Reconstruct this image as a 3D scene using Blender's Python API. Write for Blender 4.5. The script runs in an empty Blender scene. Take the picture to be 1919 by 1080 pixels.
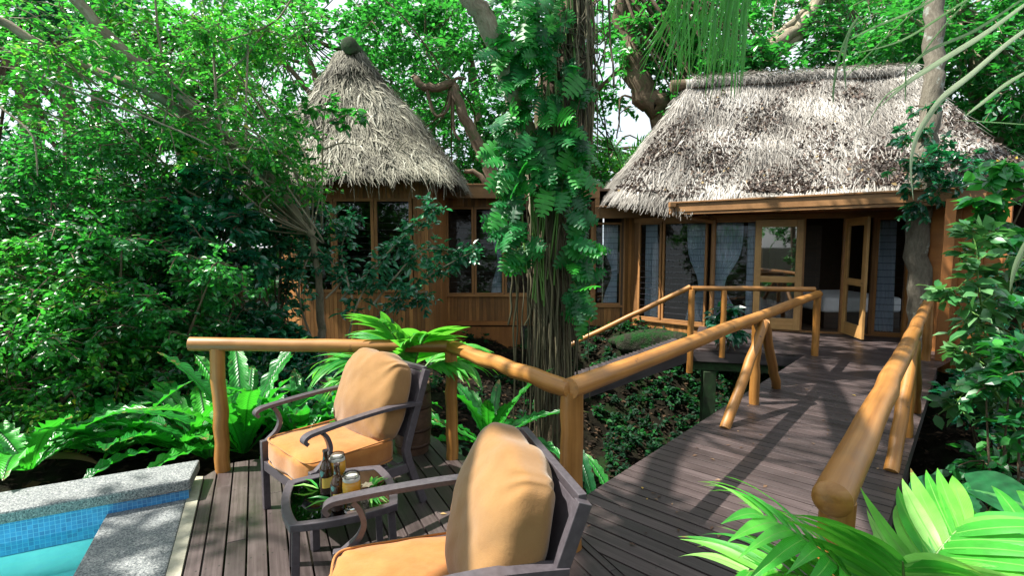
import bpy, math, random
import numpy as np
from math import sin, cos, pi, radians, sqrt
from mathutils import Vector
random.seed(7)
RG = np.random.default_rng(7)
S = bpy.context.scene
COL = S.collection

# ------------------------------------------------------------------ camera
PITCH = math.atan(80/960.0); SP, CP = sin(PITCH), cos(PITCH); EYE = 1.65
cam_d = bpy.data.cameras.new("camera"); cam = bpy.data.objects.new("camera", cam_d); COL.objects.link(cam)
cam_d.sensor_width = 36; cam_d.lens = 18.0; cam_d.clip_start = .02; cam_d.clip_end = 1500
cam.location = (0, 0, EYE); cam.rotation_euler = (pi/2-PITCH, 0, 0)
S.camera = cam
# ------------------------------------------------------------------ sky, sun, exposure
SUN = Vector((-.55, -.06, .85)).normalized()
w = bpy.data.worlds.new("World"); S.world = w; w.use_nodes = True
nt = w.node_tree; sk = nt.nodes.new("ShaderNodeTexSky"); sk.sky_type = 'NISHITA'; sk.sun_disc = False
sk.sun_elevation = math.asin(SUN.z); sk.sun_rotation = math.atan2(SUN.x, SUN.y); sk.air_density = 1.; sk.dust_density = 2.; sk.ozone_density = 1.
_tc = nt.nodes.new('ShaderNodeTexCoord'); _n = nt.nodes.new('ShaderNodeTexNoise'); _n.inputs['Scale'].default_value = 2.2; _n.inputs['Detail'].default_value = 5; nt.links.new(_tc.outputs['Generated'], _n.inputs['Vector'])
_r = nt.nodes.new('ShaderNodeValToRGB'); _r.color_ramp.elements[0].position = .25; _r.color_ramp.elements[0].color = (.35,)*3+(1,); _r.color_ramp.elements[1].position = .55; _r.color_ramp.elements[1].color = (.85,)*3+(1,)
nt.links.new(_n.outputs[0], _r.inputs[0]); _m = nt.nodes.new('ShaderNodeMix'); _m.data_type = 'RGBA'; nt.links.new(_r.outputs[0], _m.inputs[0]); nt.links.new(sk.outputs[0], _m.inputs[6]); _m.inputs[7].default_value = (5.2, 5.6, 5.8, 1)
nt.links.new(_m.outputs[2], nt.nodes['Background'].inputs[0]); nt.nodes['Background'].inputs[1].default_value = .095
sl = bpy.data.lights.new("sun", 'SUN'); sl.energy = 5.0; sl.angle = radians(.55); sl.color = (1, .95, .86)
so = bpy.data.objects.new("sun", sl); COL.objects.link(so)
so.rotation_euler = SUN.to_track_quat('Z', 'Y').to_euler(); so.location = (-5, 0, 12)
S.view_settings.view_transform = 'Standard'; S.view_settings.look = 'None'
S.view_settings.exposure = 1.38; S.view_settings.gamma = 1
S.cycles.max_bounces = 8; S.cycles.transparent_max_bounces = 24; S.cycles.diffuse_bounces = 4
S.cycles.glossy_bounces = 3; S.cycles.transmission_bounces = 8; S.cycles.caustics_reflective = False
S.cycles.caustics_refractive = False; S.cycles.sample_clamp_indirect = 6

# ------------------------------------------------------------------ photo-plane helpers (real 3-D positions)
def P(px, py, Y):
    v = (py-540)/960; t = Y/(CP-v*SP)
    return np.array([(px-959.5)/960*t, Y, EYE-t*(SP+v*CP)])
def G(px, py, z=0.):
    v = (py-540)/960; t = (EYE-z)/(SP+v*CP)
    return np.array([(px-959.5)/960*t, t*(CP-v*SP), z])
def zof(Y, py): return P(960, py, Y)[2]
def XA(px, Y, z=1.3): return (px-959.5)/960*(Y*CP-(z-EYE)*SP)
def on_line(px, A, B, z=1.):
    A = np.array(A[:2], float); B = np.array(B[:2], float); k = (px-959.5)/960; d = B-A
    s = (k*(A[1]*CP-(z-EYE)*SP)-A[0])/(d[0]-k*CP*d[1])
    return A+s*d
V = lambda *a: np.array(a, float)
def unit(a): a = np.asarray(a, float); return a/(np.linalg.norm(a, axis=-1, keepdims=True)+1e-12)

# ------------------------------------------------------------------ mesh builder
class MB:
    def __init__(s): s.v = []; s.r = []; s.t = []; s.fi = []; s.ft = []; s.n = 0
    def add(s, v, f, r=0., tuv=None):
        v = np.asarray(v, float).reshape(-1, 3); n = len(v)
        s.v.append(v); s.r.append(np.broadcast_to(np.asarray(r, float), (n,)).copy())
        s.t.append(v.copy() if tuv is None else np.asarray(tuv, float).reshape(-1, 3))
        if isinstance(f, np.ndarray):
            s.fi.append((f+s.n).ravel()); s.ft.append(np.full(len(f), f.shape[1]))
        else:
            for q in f: s.fi.append(np.array(q)+s.n); s.ft.append(np.array([len(q)]))
        s.n += n
    def beam(s, p0, p1, w, h, up=(0, 0, 1), r=None, tap=1.):
        p0 = np.array(p0, float); p1 = np.array(p1, float); d = unit(p1-p0); L = np.linalg.norm(p1-p0)
        up = np.array(up, float); sd = np.cross(d, up)
        if np.linalg.norm(sd) < 1e-4: sd = np.cross(d, V(0, 1, 0))
        sd = unit(sd); u = np.cross(sd, d); vs = []; tv = []; o = random.random()*20
        for e, p, k in ((0, p0, 1.), (1, p1, tap)):
            for a, b in ((-1, -1), (1, -1), (1, 1), (-1, 1)):
                vs.append(p+sd*a*w/2*k+u*b*h/2*k); tv.append((e*L+o, a*w/2+o, b*h/2))
        s.add(vs, np.array([[0, 1, 2, 3], [7, 6, 5, 4], [0, 4, 5, 1], [1, 5, 6, 2], [2, 6, 7, 3], [3, 7, 4, 0]]), random.random() if r is None else r, tv)
    def box(s, x0, x1, y0, y1, z0, z1, r=None):
        s.beam((x0, (y0+y1)/2, (z0+z1)/2), (x1, (y0+y1)/2, (z0+z1)/2), abs(y1-y0), abs(z1-z0), r=r)
    def panel(s, A, B, z0, z1, t, r=None, off=0.):      # vertical slab over the plan segment A-B
        A = np.array(A[:2], float); B = np.array(B[:2], float); d = unit(B-A); n = V(d[1], -d[0])
        if n[1] > 0: n = -n
        A = A+n*off; B = B+n*off
        s.beam((A[0], A[1], (z0+z1)/2), (B[0], B[1], (z0+z1)/2), t, abs(z1-z0), r=r)
    def tube(s, path, rad, n=8, r=None, caps=True, rough=0., seed=0, dome=0.):
        path = np.asarray(path, float); m = len(path); rad = np.broadcast_to(np.asarray(rad, float), (m,)).copy()
        T = np.gradient(path, axis=0); T = unit(T); u = np.cross(T[0], V(.3, .2, 1) if abs(T[0][2]) < .9 else V(1, .1, 0)); u = unit(u)
        vs = []; tv = []; L = 0.; rg = np.random.default_rng(seed); th = np.arange(n)/n*2*pi; o = rg.random()*30
        for i in range(m):
            u = unit(u-T[i]*np.dot(u, T[i])); b = np.cross(T[i], u)
            if i: L += np.linalg.norm(path[i]-path[i-1])
            k = 1+rough*(rg.random(n)-.5)*2
            ring = path[i]+(np.outer(np.cos(th)*k, u)+np.outer(np.sin(th)*k, b))*rad[i]
            vs.append(ring); tv.append(np.stack([np.full(n, L+o), np.cos(th)*rad[i], np.sin(th)*rad[i]], 1))
        idx = np.arange(m*n).reshape(m, n); a = idx[:-1]; c = idx[1:]
        f = np.stack([a, np.roll(a, -1, 1), np.roll(c, -1, 1), c], -1).reshape(-1, 4)
        rr = random.random() if r is None else r
        s.add(np.concatenate(vs), f, rr, np.concatenate(tv))
        if caps:
            base = s.n-m*n
            for k, sg in ((0, -1), (m-1, 1)):
                ring = vs[k]; cpt = path[k]
                lv = []; 
                if dome > 0:
                    r2 = cpt+(ring-cpt)*.72+T[k]*sg*dome*rad[k]
                    s.add(np.concatenate([ring, r2, [cpt+T[k]*sg*dome*rad[k]*1.3]]),
                          [tuple((j, (j+1) % n, n+(j+1) % n, n+j)[::sg]) for j in range(n)]+[tuple((n+j, n+(j+1) % n, 2*n)[::sg]) for j in range(n)], rr)
                else: s.add(ring, [tuple(range(n))[::sg]], rr)
        return s
    def lathe(s, prof, c=(0, 0, 0), n=24, r=0.):
        c = np.array(c, float); th = np.arange(n)/n*2*pi; m = len(prof)
        v = np.array([[(p[0]*cos(t), p[0]*sin(t), p[1]) for t in th] for p in prof]).reshape(-1, 3)+c
        idx = np.arange(m*n).reshape(m, n); a = idx[:-1]; b = idx[1:]
        s.add(v, np.stack([a, np.roll(a, -1, 1), np.roll(b, -1, 1), b], -1).reshape(-1, 4), r)
    def grid(s, pts, r=0., flip=False, tuv=None):       # pts (a,b,3)
        pts = np.asarray(pts, float); a, b = pts.shape[:2]; i = np.arange(a*b).reshape(a, b)
        f = np.stack([i[:-1, :-1], i[1:, :-1], i[1:, 1:], i[:-1, 1:]], -1).reshape(-1, 4)
        s.add(pts.reshape(-1, 3), f[:, ::-1] if flip else f, r, tuv)
    def poly(s, pts2, z0, z1, r=None, tuvf=None):       # extruded plan polygon, CCW
        n = len(pts2); v = [(p[0], p[1], z) for z in (z0, z1) for p in pts2]
        f = [tuple(range(n))[::-1], tuple(range(n, 2*n))]+[(i, (i+1) % n, n+(i+1) % n, n+i) for i in range(n)]
        s.add(v, f, random.random() if r is None else r, None if tuvf is None else [tuvf(p) for p in v])
    def build(s, name, mat, parent=None, smooth=False, bevel=0., local=False):
        v = np.concatenate(s.v) if s.v else np.zeros((0, 3)); me = bpy.data.meshes.new(name)
        if parent is not None and not local: v = v-np.array(WL.get(parent, (0, 0, 0)))
        fi = np.concatenate(s.fi).astype(np.int32); ft = np.concatenate(s.ft).astype(np.int32)
        me.vertices.add(len(v)); me.vertices.foreach_set('co', v.astype(np.float32).ravel())
        me.loops.add(len(fi)); me.loops.foreach_set('vertex_index', fi)
        me.polygons.add(len(ft)); st = np.zeros(len(ft), np.int32); st[1:] = np.cumsum(ft)[:-1]
        me.polygons.foreach_set('loop_start', st); me.polygons.foreach_set('loop_total', ft)
        me.polygons.foreach_set('use_smooth', np.full(len(ft), smooth)); me.update(calc_edges=True)
        at = me.attributes.new('rnd', 'FLOAT', 'POINT'); at.data.foreach_set('value', np.concatenate(s.r).astype(np.float32))
        at = me.attributes.new('tuv', 'FLOAT_VECTOR', 'POINT'); at.data.foreach_set('vector', np.concatenate(s.t).astype(np.float32).ravel())
        me.validate(); me.materials.append(mat)
        o = bpy.data.objects.new(name, me); COL.objects.link(o)
        if parent is not None: o.parent = parent; WL[o] = WL.get(parent, (0, 0, 0))
        if bevel:
            b = o.modifiers.new('bevel', 'BEVEL'); b.width = bevel; b.segments = 2; b.limit_method = 'ANGLE'; b.angle_limit = radians(50)
        return o
WL = {}
def tag(o, label=None, cat=None, group=None, kind=None):
    for k, x in (('label', label), ('category', cat), ('group', group), ('kind', kind)):
        if x: o[k] = x
    return o
def thing(name, loc, label, cat, group=None, rz=0.):
    o = bpy.data.objects.new(name, None); COL.objects.link(o); o.empty_display_size = .1
    o.location = tuple(float(a) for a in loc); o.rotation_euler = (0, 0, rz); WL[o] = tuple(float(a) for a in loc)
    return tag(o, label, cat, group)
def copy_tree(o, parent=None):
    c = o.copy(); COL.objects.link(c)
    if parent is not None: c.parent = parent
    for ch in list(o.children): copy_tree(ch, c)
    return c

# ------------------------------------------------------------------ materials
def newmat(name):
    m = bpy.data.materials.new(name); m.use_nodes = True; t = m.node_tree; b = t.nodes['Principled BSDF']
    return m, t, b
def ramp(t, stops):
    r = t.nodes.new('ShaderNodeValToRGB'); e = r.color_ramp.elements
    while len(e) < len(stops): e.new(.5)
    for k, (p, c) in enumerate(stops): e[k].position = p; e[k].color = (*c, 1)
    return r
def attr(t, n): a = t.nodes.new('ShaderNodeAttribute'); a.attribute_name = n; return a
def noise(t, vec, sc, det=4, rough=.6, scale3=None):
    if scale3:
        mp = t.nodes.new('ShaderNodeMapping'); mp.inputs['Scale'].default_value = scale3; t.links.new(vec, mp.inputs[0]); vec = mp.outputs[0]
    n = t.nodes.new('ShaderNodeTexNoise'); n.inputs['Scale'].default_value = sc; n.inputs['Detail'].default_value = det
    n.inputs['Roughness'].default_value = rough; t.links.new(vec, n.inputs['Vector']); return n
def bump(t, b, h, strength=.3, dist=.01):
    n = t.nodes.new('ShaderNodeBump'); n.inputs['Strength'].default_value = strength; n.inputs['Distance'].default_value = dist
    t.links.new(h, n.inputs['Height']); t.links.new(n.outputs[0], b.inputs['Normal']); return n
def mixc(t, fac, a, b, mode='MIX'):
    m = t.nodes.new('ShaderNodeMix'); m.data_type = 'RGBA'; m.blend_type = mode
    for k, x in ((0, fac), (6, a), (7, b)):
        if hasattr(x, 'is_output') or hasattr(x, 'links'): t.links.new(x, m.inputs[k])
        elif k == 0: m.inputs[0].default_value = x
        else: m.inputs[k].default_value = (*x, 1)
    return m.outputs[2]
def wood(name, c0, c1, c2, rough=.5, grain=(1.5, 28, 28), var=.5, bs=.3, coat=0., stain=None, dist=.004):
    m, t, b = newmat(name); tv = attr(t, 'tuv').outputs['Vector']; rn = attr(t, 'rnd').outputs['Fac']
    n = noise(t, tv, 1., 5, .65, grain); r = ramp(t, [(.25, c0), (.5, c1), (.75, c2)]); t.links.new(n.outputs[0], r.inputs[0])
    rv = ramp(t, [(0, (1-var,)*3), (1, (1+var*.4,)*3)]); t.links.new(rn, rv.inputs[0])
    c = mixc(t, 1., r.outputs[0], rv.outputs[0], 'MULTIPLY')
    n2 = noise(t, tv, 2.3, 4, .7); r2 = ramp(t, [(.3, (.62,)*3), (.62, (1.05,)*3)]); t.links.new(n2.outputs[0], r2.inputs[0])
    c = mixc(t, .8, c, r2.outputs[0], 'MULTIPLY')
    if stain:
        n3 = noise(t, tv, 5., 5, .8); r3 = ramp(t, [(.64, (0,)*3), (.70, (1,)*3)]); t.links.new(n3.outputs[0], r3.inputs[0])
        c = mixc(t, r3.outputs[0], c, stain)
    t.links.new(c, b.inputs['Base Color']); b.inputs['Roughness'].default_value = rough
    rr = ramp(t, [(.3, (rough*.75,)*3), (.7, (min(1, rough*1.3),)*3)]); t.links.new(n2.outputs[0], rr.inputs[0]); t.links.new(rr.outputs[0], b.inputs['Roughness'])
    b.inputs['Coat Weight'].default_value = coat; b.inputs['Coat Roughness'].default_value = .2
    bump(t, b, n.outputs[0], bs, dist); return m
def screws(m, pitch=.103):
    t = m.node_tree; b = t.nodes['Principled BSDF']; sx = t.nodes.new('ShaderNodeSeparateXYZ'); t.links.new(attr(t, 'tuv').outputs['Vector'], sx.inputs[0])
    def mth(op, a, v=0.):
        n = t.nodes.new('ShaderNodeMath'); n.operation = op; t.links.new(a, n.inputs[0])
        if hasattr(v, 'links'): t.links.new(v, n.inputs[1])
        else: n.inputs[1].default_value = v
        return n.outputs[0]
    a = mth('ABSOLUTE', mth('SUBTRACT', mth('FLOORED_MODULO', sx.outputs[0], .45), .225)); c = mth('ABSOLUTE', mth('SUBTRACT', mth('ABSOLUTE', mth('SUBTRACT', mth('FLOORED_MODULO', sx.outputs[1], pitch), pitch/2)), .03))
    d = mth('SQRT', mth('ADD', mth('MULTIPLY', a, a), mth('MULTIPLY', c, c))); k = mth('LESS_THAN', d, .0052); old = b.inputs['Base Color'].links[0].from_socket
    t.links.new(mixc(t, k, old, (.012, .010, .009)), b.inputs['Base Color'])
def speck(name, stops, sc, rough=.8, bs=.3, dist=.01, det=6, metal=0., extra=None, spec=.5):
    m, t, b = newmat(name); tc = t.nodes.new('ShaderNodeTexCoord').outputs['Object']
    n = noise(t, tc, sc, det, .7); r = ramp(t, stops); t.links.new(n.outputs[0], r.inputs[0]); c = r.outputs[0]
    if extra:
        n2 = noise(t, tc, extra[0], 4, .6); r2 = ramp(t, [(extra[2], (0,)*3), (extra[3], (1,)*3)]); t.links.new(n2.outputs[0], r2.inputs[0]); c = mixc(t, r2.outputs[0], c, extra[1])
    t.links.new(c, b.inputs['Base Color']); b.inputs['Roughness'].default_value = rough; b.inputs['Metallic'].default_value = metal
    b.inputs['Specular IOR Level'].default_value = spec
    bump(t, b, n.outputs[0], bs, dist); return m
def leafmat(name, stops, rough=.4, tr=.35, trc=(.25, .6, .03), odd=None, spec=.5, vein=0., rib=None):
    m, t, b = newmat(name); rn = attr(t, 'rnd').outputs['Fac']
    r = ramp(t, stops); t.links.new(rn, r.inputs[0]); c = r.outputs[0]
    tc = t.nodes.new('ShaderNodeTexCoord').outputs['Object']; n = noise(t, tc, 9. if vein else 1.3, 3)
    rr = ramp(t, [(.3, (.6,)*3), (.7, (1.25,)*3)]); t.links.new(n.outputs[0], rr.inputs[0]); c = mixc(t, 1., c, rr.outputs[0], 'MULTIPLY')
    if rib:
        sx = t.nodes.new('ShaderNodeSeparateXYZ'); t.links.new(attr(t, 'tuv').outputs['Vector'], sx.inputs[0])
        def mth(op, a, b_=0., c_=0.):
            n_ = t.nodes.new('ShaderNodeMath'); n_.operation = op
            for k, x in enumerate((a, b_, c_)):
                if hasattr(x, 'links'): t.links.new(x, n_.inputs[k])
                else: n_.inputs[k].default_value = x
            return n_.outputs[0]
        ab = mth('ABSOLUTE', sx.outputs[1]); mid_ = mth('LESS_THAN', ab, .07)
        vn = mth('SINE', mth('MULTIPLY', mth('ADD', mth('MULTIPLY', sx.outputs[0], rib[1]), mth('MULTIPLY', ab, rib[2])), 6.28))
        c = mixc(t, mid_, c, rib[0]); vr = ramp(t, [(.0, (.72,)*3), (.6, (1,)*3), (1, (1.12,)*3)]); t.links.new(mth('MULTIPLY_ADD', vn, .5, .5), vr.inputs[0]); c = mixc(t, .6, c, mixc(t, 1., c, vr.outputs[0], 'MULTIPLY'))
        n5 = noise(t, tc, 14., 4, .7); edge = mth('ADD', mth('MULTIPLY', sx.outputs[0], .52), mth('MULTIPLY', n5.outputs[0], .75)); er = ramp(t, [(.88, (0,)*3), (.94, (1,)*3)]); t.links.new(edge, er.inputs[0])
        c = mixc(t, er.outputs[0], c, (.22, .15, .05)); bump(t, b, vn, .35, .004)
    t.links.new(c, b.inputs['Base Color']); b.inputs['Roughness'].default_value = rough; b.inputs['Specular IOR Level'].default_value = spec
    tl = t.nodes.new('ShaderNodeBsdfTranslucent'); t.links.new(mixc(t, .55, c, trc), tl.inputs[0])
    mx = t.nodes.new('ShaderNodeMixShader'); mx.inputs[0].default_value = tr
    t.links.new(b.outputs[0], mx.inputs[1]); t.links.new(tl.outputs[0], mx.inputs[2]); t.links.new(mx.outputs[0], t.nodes['Material Output'].inputs[0]); return m
def plain(name, c, rough=.5, metal=0., var=.25, sc=8., bs=.1, coat=0.):
    d = tuple(x*(1-var) for x in c); m = speck(name, [(.3, d), (.7, c)], sc, rough, bs, .003, 4, metal)
    m.node_tree.nodes['Principled BSDF'].inputs['Coat Weight'].default_value = coat; return m
def glass(name, tint, refl=.08, rough=.02):
    m, t, b = newmat(name); t.nodes.remove(b)
    tr = t.nodes.new('ShaderNodeBsdfTransparent'); tr.inputs[0].default_value = (*tint, 1)
    gl = t.nodes.new('ShaderNodeBsdfGlossy'); gl.inputs['Roughness'].default_value = rough
    fr = t.nodes.new('ShaderNodeFresnel'); fr.inputs[0].default_value = 1.5; ad = t.nodes.new('ShaderNodeMath'); ad.operation = 'ADD'; ad.use_clamp = True; ad.inputs[1].default_value = refl
    t.links.new(fr.outputs[0], ad.inputs[0]); mx = t.nodes.new('ShaderNodeMixShader'); t.links.new(ad.outputs[0], mx.inputs[0])
    t.links.new(tr.outputs[0], mx.inputs[1]); t.links.new(gl.outputs[0], mx.inputs[2]); t.links.new(mx.outputs[0], t.nodes['Material Output'].inputs[0]); return m
def tilemat(name):
    m, t, b = newmat(name); tv = attr(t, 'tuv').outputs['Vector']
    br = t.nodes.new('ShaderNodeTexBrick'); br.offset = 0; br.inputs['Scale'].default_value = 1; br.inputs['Brick Width'].default_value = .025; br.inputs['Row Height'].default_value = .025
    br.inputs['Mortar Size'].default_value = .0016; br.inputs['Color1'].default_value = (.035, .16, .38, 1); br.inputs['Color2'].default_value = (.05, .26, .55, 1); br.inputs['Mortar'].default_value = (.12, .36, .6, 1)
    t.links.new(tv, br.inputs['Vector']); n = noise(t, tv, 30, 3)
    t.links.new(mixc(t, .3, br.outputs[0], mixc(t, 1., br.outputs[0], n.outputs[0], 'OVERLAY')), b.inputs['Base Color']); b.inputs['Roughness'].default_value = .2
    bump(t, b, br.outputs['Fac'], .3, -.002); return m

LOG = wood('varnished_log', (.215, .082, .013), (.345, .15, .03), (.44, .215, .058), .45, (1.1, 34, 34), .22, .3, .07, stain=(.09, .035, .012), dist=.004)
DECKM = wood('deck_board', (.032, .021, .021), (.060, .043, .042), (.098, .075, .073), .46, (1.2, 60, 20), .5, .35, .12)
screws(DECKM)
WALLM = wood('stained_board', (.22, .09, .022), (.34, .15, .042), (.44, .21, .065), .55, (1.2, 22, 22), .5, .25)
PLYM = wood('stained_plywood', (.25, .088, .02), (.33, .125, .03), (.40, .155, .04), .6, (.8, 9, 9), .15, .12)
FASC = wood('painted_fascia', (.20, .095, .032), (.245, .12, .042), (.285, .145, .054), .5, (.8, 12, 12), .12, .1)
TRIM = wood('window_trim', (.24, .108, .034), (.34, .16, .052), (.42, .20, .07), .5, (1.2, 30, 30), .2, .15)
PINE = wood('pine_door', (.42, .22, .07), (.55, .31, .11), (.62, .37, .15), .45, (1.5, 26, 26), .15, .12, .15)
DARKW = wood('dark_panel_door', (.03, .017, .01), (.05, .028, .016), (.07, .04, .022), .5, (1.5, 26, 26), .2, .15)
STILT = speck('mossy_timber', [(.3, (.02, .02, .012)), (.55, (.025, .06, .02)), (.75, (.04, .12, .035))], 9, .9, .6)
STRM = wood('dark_stringer', (.035, .03, .032), (.06, .05, .052), (.09, .075, .078), .45, (1, 20, 20), .2, .2)
BARREL = wood('barrel_stave', (.05, .025, .014), (.09, .045, .025), (.14, .075, .045), .6, (1, 30, 30), .4, .3)
METAL = speck('charcoal_metal', [(.3, (.05, .043, .05)), (.7, (.08, .07, .079))], 40, .34, .05, .001, 3, .0)
BAND = plain('rust_hoop', (.06, .03, .02), .6, .5)
def clothmat(name, c0, c1, sc=2.5):
    m, t, b = newmat(name); tc = t.nodes.new('ShaderNodeTexCoord').outputs['Object']
    n = noise(t, tc, sc, 5, .65); r = ramp(t, [(.3, c0), (.68, c1)]); t.links.new(n.outputs[0], r.inputs[0]); t.links.new(r.outputs[0], b.inputs['Base Color'])
    b.inputs['Roughness'].default_value = .95; b.inputs['Sheen Weight'].default_value = .25; b.inputs['Specular IOR Level'].default_value = .15
    n2 = noise(t, tc, 260, 3); n3 = noise(t, tc, 9, 4)
    a = t.nodes.new('ShaderNodeMath'); a.operation = 'MULTIPLY_ADD'; a.inputs[1].default_value = 5.; t.links.new(n3.outputs[0], a.inputs[0]); t.links.new(n2.outputs[0], a.inputs[2])
    bump(t, b, a.outputs[0], .35, .003); return m
TAN = clothmat('tan_cushion_cloth', (.185, .094, .033), (.265, .145, .054))
ORANGE = clothmat('faded_orange_cushion_cloth', (.27, .092, .016), (.38, .165, .045), 4.)
CURT = clothmat('grey_curtain_cloth', (.55, .60, .68), (.78, .82, .88), 1.5)
LINEN = clothmat('white_linen', (.6, .6, .62), (.75, .75, .76))
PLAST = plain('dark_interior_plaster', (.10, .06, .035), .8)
STONE = speck('exposed_aggregate', [(.36, (.03, .037, .04)), (.47, (.13, .145, .15)), (.6, (.24, .25, .245)), (.72, (.5, .5, .48))], 120, .75, .5, .004, 3)
CREAM = speck('cream_edge_strip', [(.3, (.24, .23, .17)), (.7, (.38, .36, .28))], 20, .7, .1)
PLASTER = speck('pale_pool_plaster', [(.3, (.50, .78, .78)), (.7, (.68, .88, .86))], 6, .7, .05)
SOIL = speck('forest_soil', [(.3, (.003, .003, .002)), (.5, (.009, .008, .005)), (.72, (.022, .018, .011))], 7, .95, .9, .05, 8, spec=.08, extra=(1.1, (.012, .03, .008), .5, .68))  # soil and rock colours lowered to stand in for the gully's shade
ROCKM = speck('mossy_rock', [(.3, (.03, .03, .022)), (.52, (.025, .027, .018)), (.72, (.07, .07, .052))], 13, .95, 1., .06, 10, spec=.1, extra=(5., (.012, .05, .012), .44, .58))
def barkmat(name, a, b_, c, moss, ms=(.55, .66), sc=6.):
    m, t, b = newmat(name); tv = attr(t, 'tuv').outputs['Vector']; n = noise(t, tv, sc, 8, .75, (.7, 2.2, 2.2)); r = ramp(t, [(.3, a), (.5, b_), (.7, c)]); t.links.new(n.outputs[0], r.inputs[0])
    n2 = noise(t, tv, 3.5, 5, .7); r2 = ramp(t, [(ms[0], (0,)*3), (ms[1], (1,)*3)]); t.links.new(n2.outputs[0], r2.inputs[0])
    t.links.new(mixc(t, r2.outputs[0], r.outputs[0], moss), b.inputs['Base Color']); b.inputs['Roughness'].default_value = .9; bump(t, b, n.outputs[0], .9, .03); return m
BARK = barkmat('brown_bark', (.04, .028, .018), (.11, .075, .045), (.2, .15, .1), (.05, .09, .025))
BARKP = barkmat('pale_lichen_bark', (.12, .10, .07), (.26, .215, .15), (.42, .37, .28), (.06, .10, .03), (.6, .7))
BARKL = barkmat('lichen_spotted_bark', (.07, .06, .045), (.135, .12, .09), (.21, .19, .15), (.30, .33, .29), (.60, .68), 13.)
ROOTM = wood('aerial_root', (.06, .052, .028), (.13, .115, .062), (.22, .20, .12), .8, (1, 20, 20), .6, .4)
g = lambda *a: a
L_BRIGHT = leafmat('bright_small_leaf', [(0, (.006, .05, .022)), (.35, (.018, .17, .035)), (.75, (.07, .38, .045)), (.975, (.23, .58, .06)), (1, (.6, .5, .03))], .34, .42, (.11, .75, .05), spec=.7)
L_DARK = leafmat('dark_glossy_leaf', [(0, (.004, .045, .032)), (.6, (.010, .12, .06)), (1, (.035, .24, .10))], .26, .28, (.03, .5, .09), spec=.9)
L_MID = leafmat('mid_green_leaf', [(0, (.005, .045, .024)), (.5, (.018, .16, .045)), (1, (.07, .38, .06))], .33, .4, (.09, .7, .05), spec=.7)
L_VINE = leafmat('philodendron_leaf', [(0, (.006, .07, .025)), (.5, (.012, .16, .035)), (1, (.04, .34, .03))], .42, .32, (.05, .65, .04), vein=1, spec=.4)
L_FERN = leafmat('nest_fern_frond', [(0, (.008, .09, .025)), (.6, (.02, .24, .03)), (1, (.06, .42, .03))], .34, .35, (.08, .8, .03), vein=1, rib=((.01, .06, .015), 26., 3.))
L_PALM = leafmat('palm_leaflet', [(0, (.02, .22, .04)), (.6, (.06, .40, .04)), (.85, (.16, .56, .06)), (1, (.34, .70, .18))], .36, .38, (.25, .9, .05), vein=1, rib=((.16, .40, .08), 0., 7.))
L_EAR = leafmat('elephant_ear_leaf', [(0, (.006, .06, .025)), (1, (.02, .17, .04))], .5, .25, (.05, .5, .05), vein=1, spec=.3, rib=((.06, .22, .06), 7., -2.4))
L_LOW = leafmat('gully_leaf', [(0, (.003, .015, .008)), (.7, (.005, .042, .016)), (1, (.014, .12, .02))], .6, .25, (.04, .4, .05), spec=.2)  # leaf colours darkened to carry the shade of the gully
L_DRY = leafmat('dead_leaf', [(0, (.04, .02, .012)), (.5, (.12, .065, .035)), (.9, (.26, .17, .10)), (1, (.5, .34, .04))], .7, .1, (.3, .15, .05))
L_SILVER = leafmat('pale_palm_blade', [(0, (.05, .16, .05)), (.5, (.13, .30, .09)), (1, (.45, .52, .36))], .4, .3, (.3, .6, .1), rib=((.5, .52, .38), 0., 5.))
L_LIT = leafmat('grey_dead_leaf', [(0, (.035, .024, .020)), (.5, (.085, .060, .050)), (.9, (.19, .14, .11)), (1, (.5, .36, .05))], .75, .08, (.2, .12, .06))
L_SOIL = leafmat('shade_darkened_leaf', [(0, (.008, .006, .004)), (.6, (.03, .02, .013)), (1, (.09, .055, .03))], .8, .05, (.1, .06, .03), spec=.1)  # dead-leaf colours darkened in place of shade on the gully floor
T_GREY = leafmat('weathered_thatch', [(0, (.05, .043, .037)), (.3, (.17, .155, .135)), (.7, (.35, .33, .30)), (1, (.54, .52, .49))], .8, .05, (.3, .25, .2))
T_TAN = leafmat('tan_thatch', [(0, (.035, .033, .022)), (.35, (.125, .118, .085)), (.75, (.27, .26, .20)), (1, (.46, .45, .37))], .8, .05, (.3, .25, .2))
THB = speck('thatch_underlayer', [(.3, (.03, .024, .018)), (.7, (.12, .10, .075))], 14, .95, .8, .03)
PANE = glass('window_pane', (.72, .78, .82), -.01)
TGLASS = glass('dark_table_glass', (.30, .38, .38), .06, .015)
CLEAR = glass('clear_glass', (.99, .99, .99), -.14)
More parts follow.
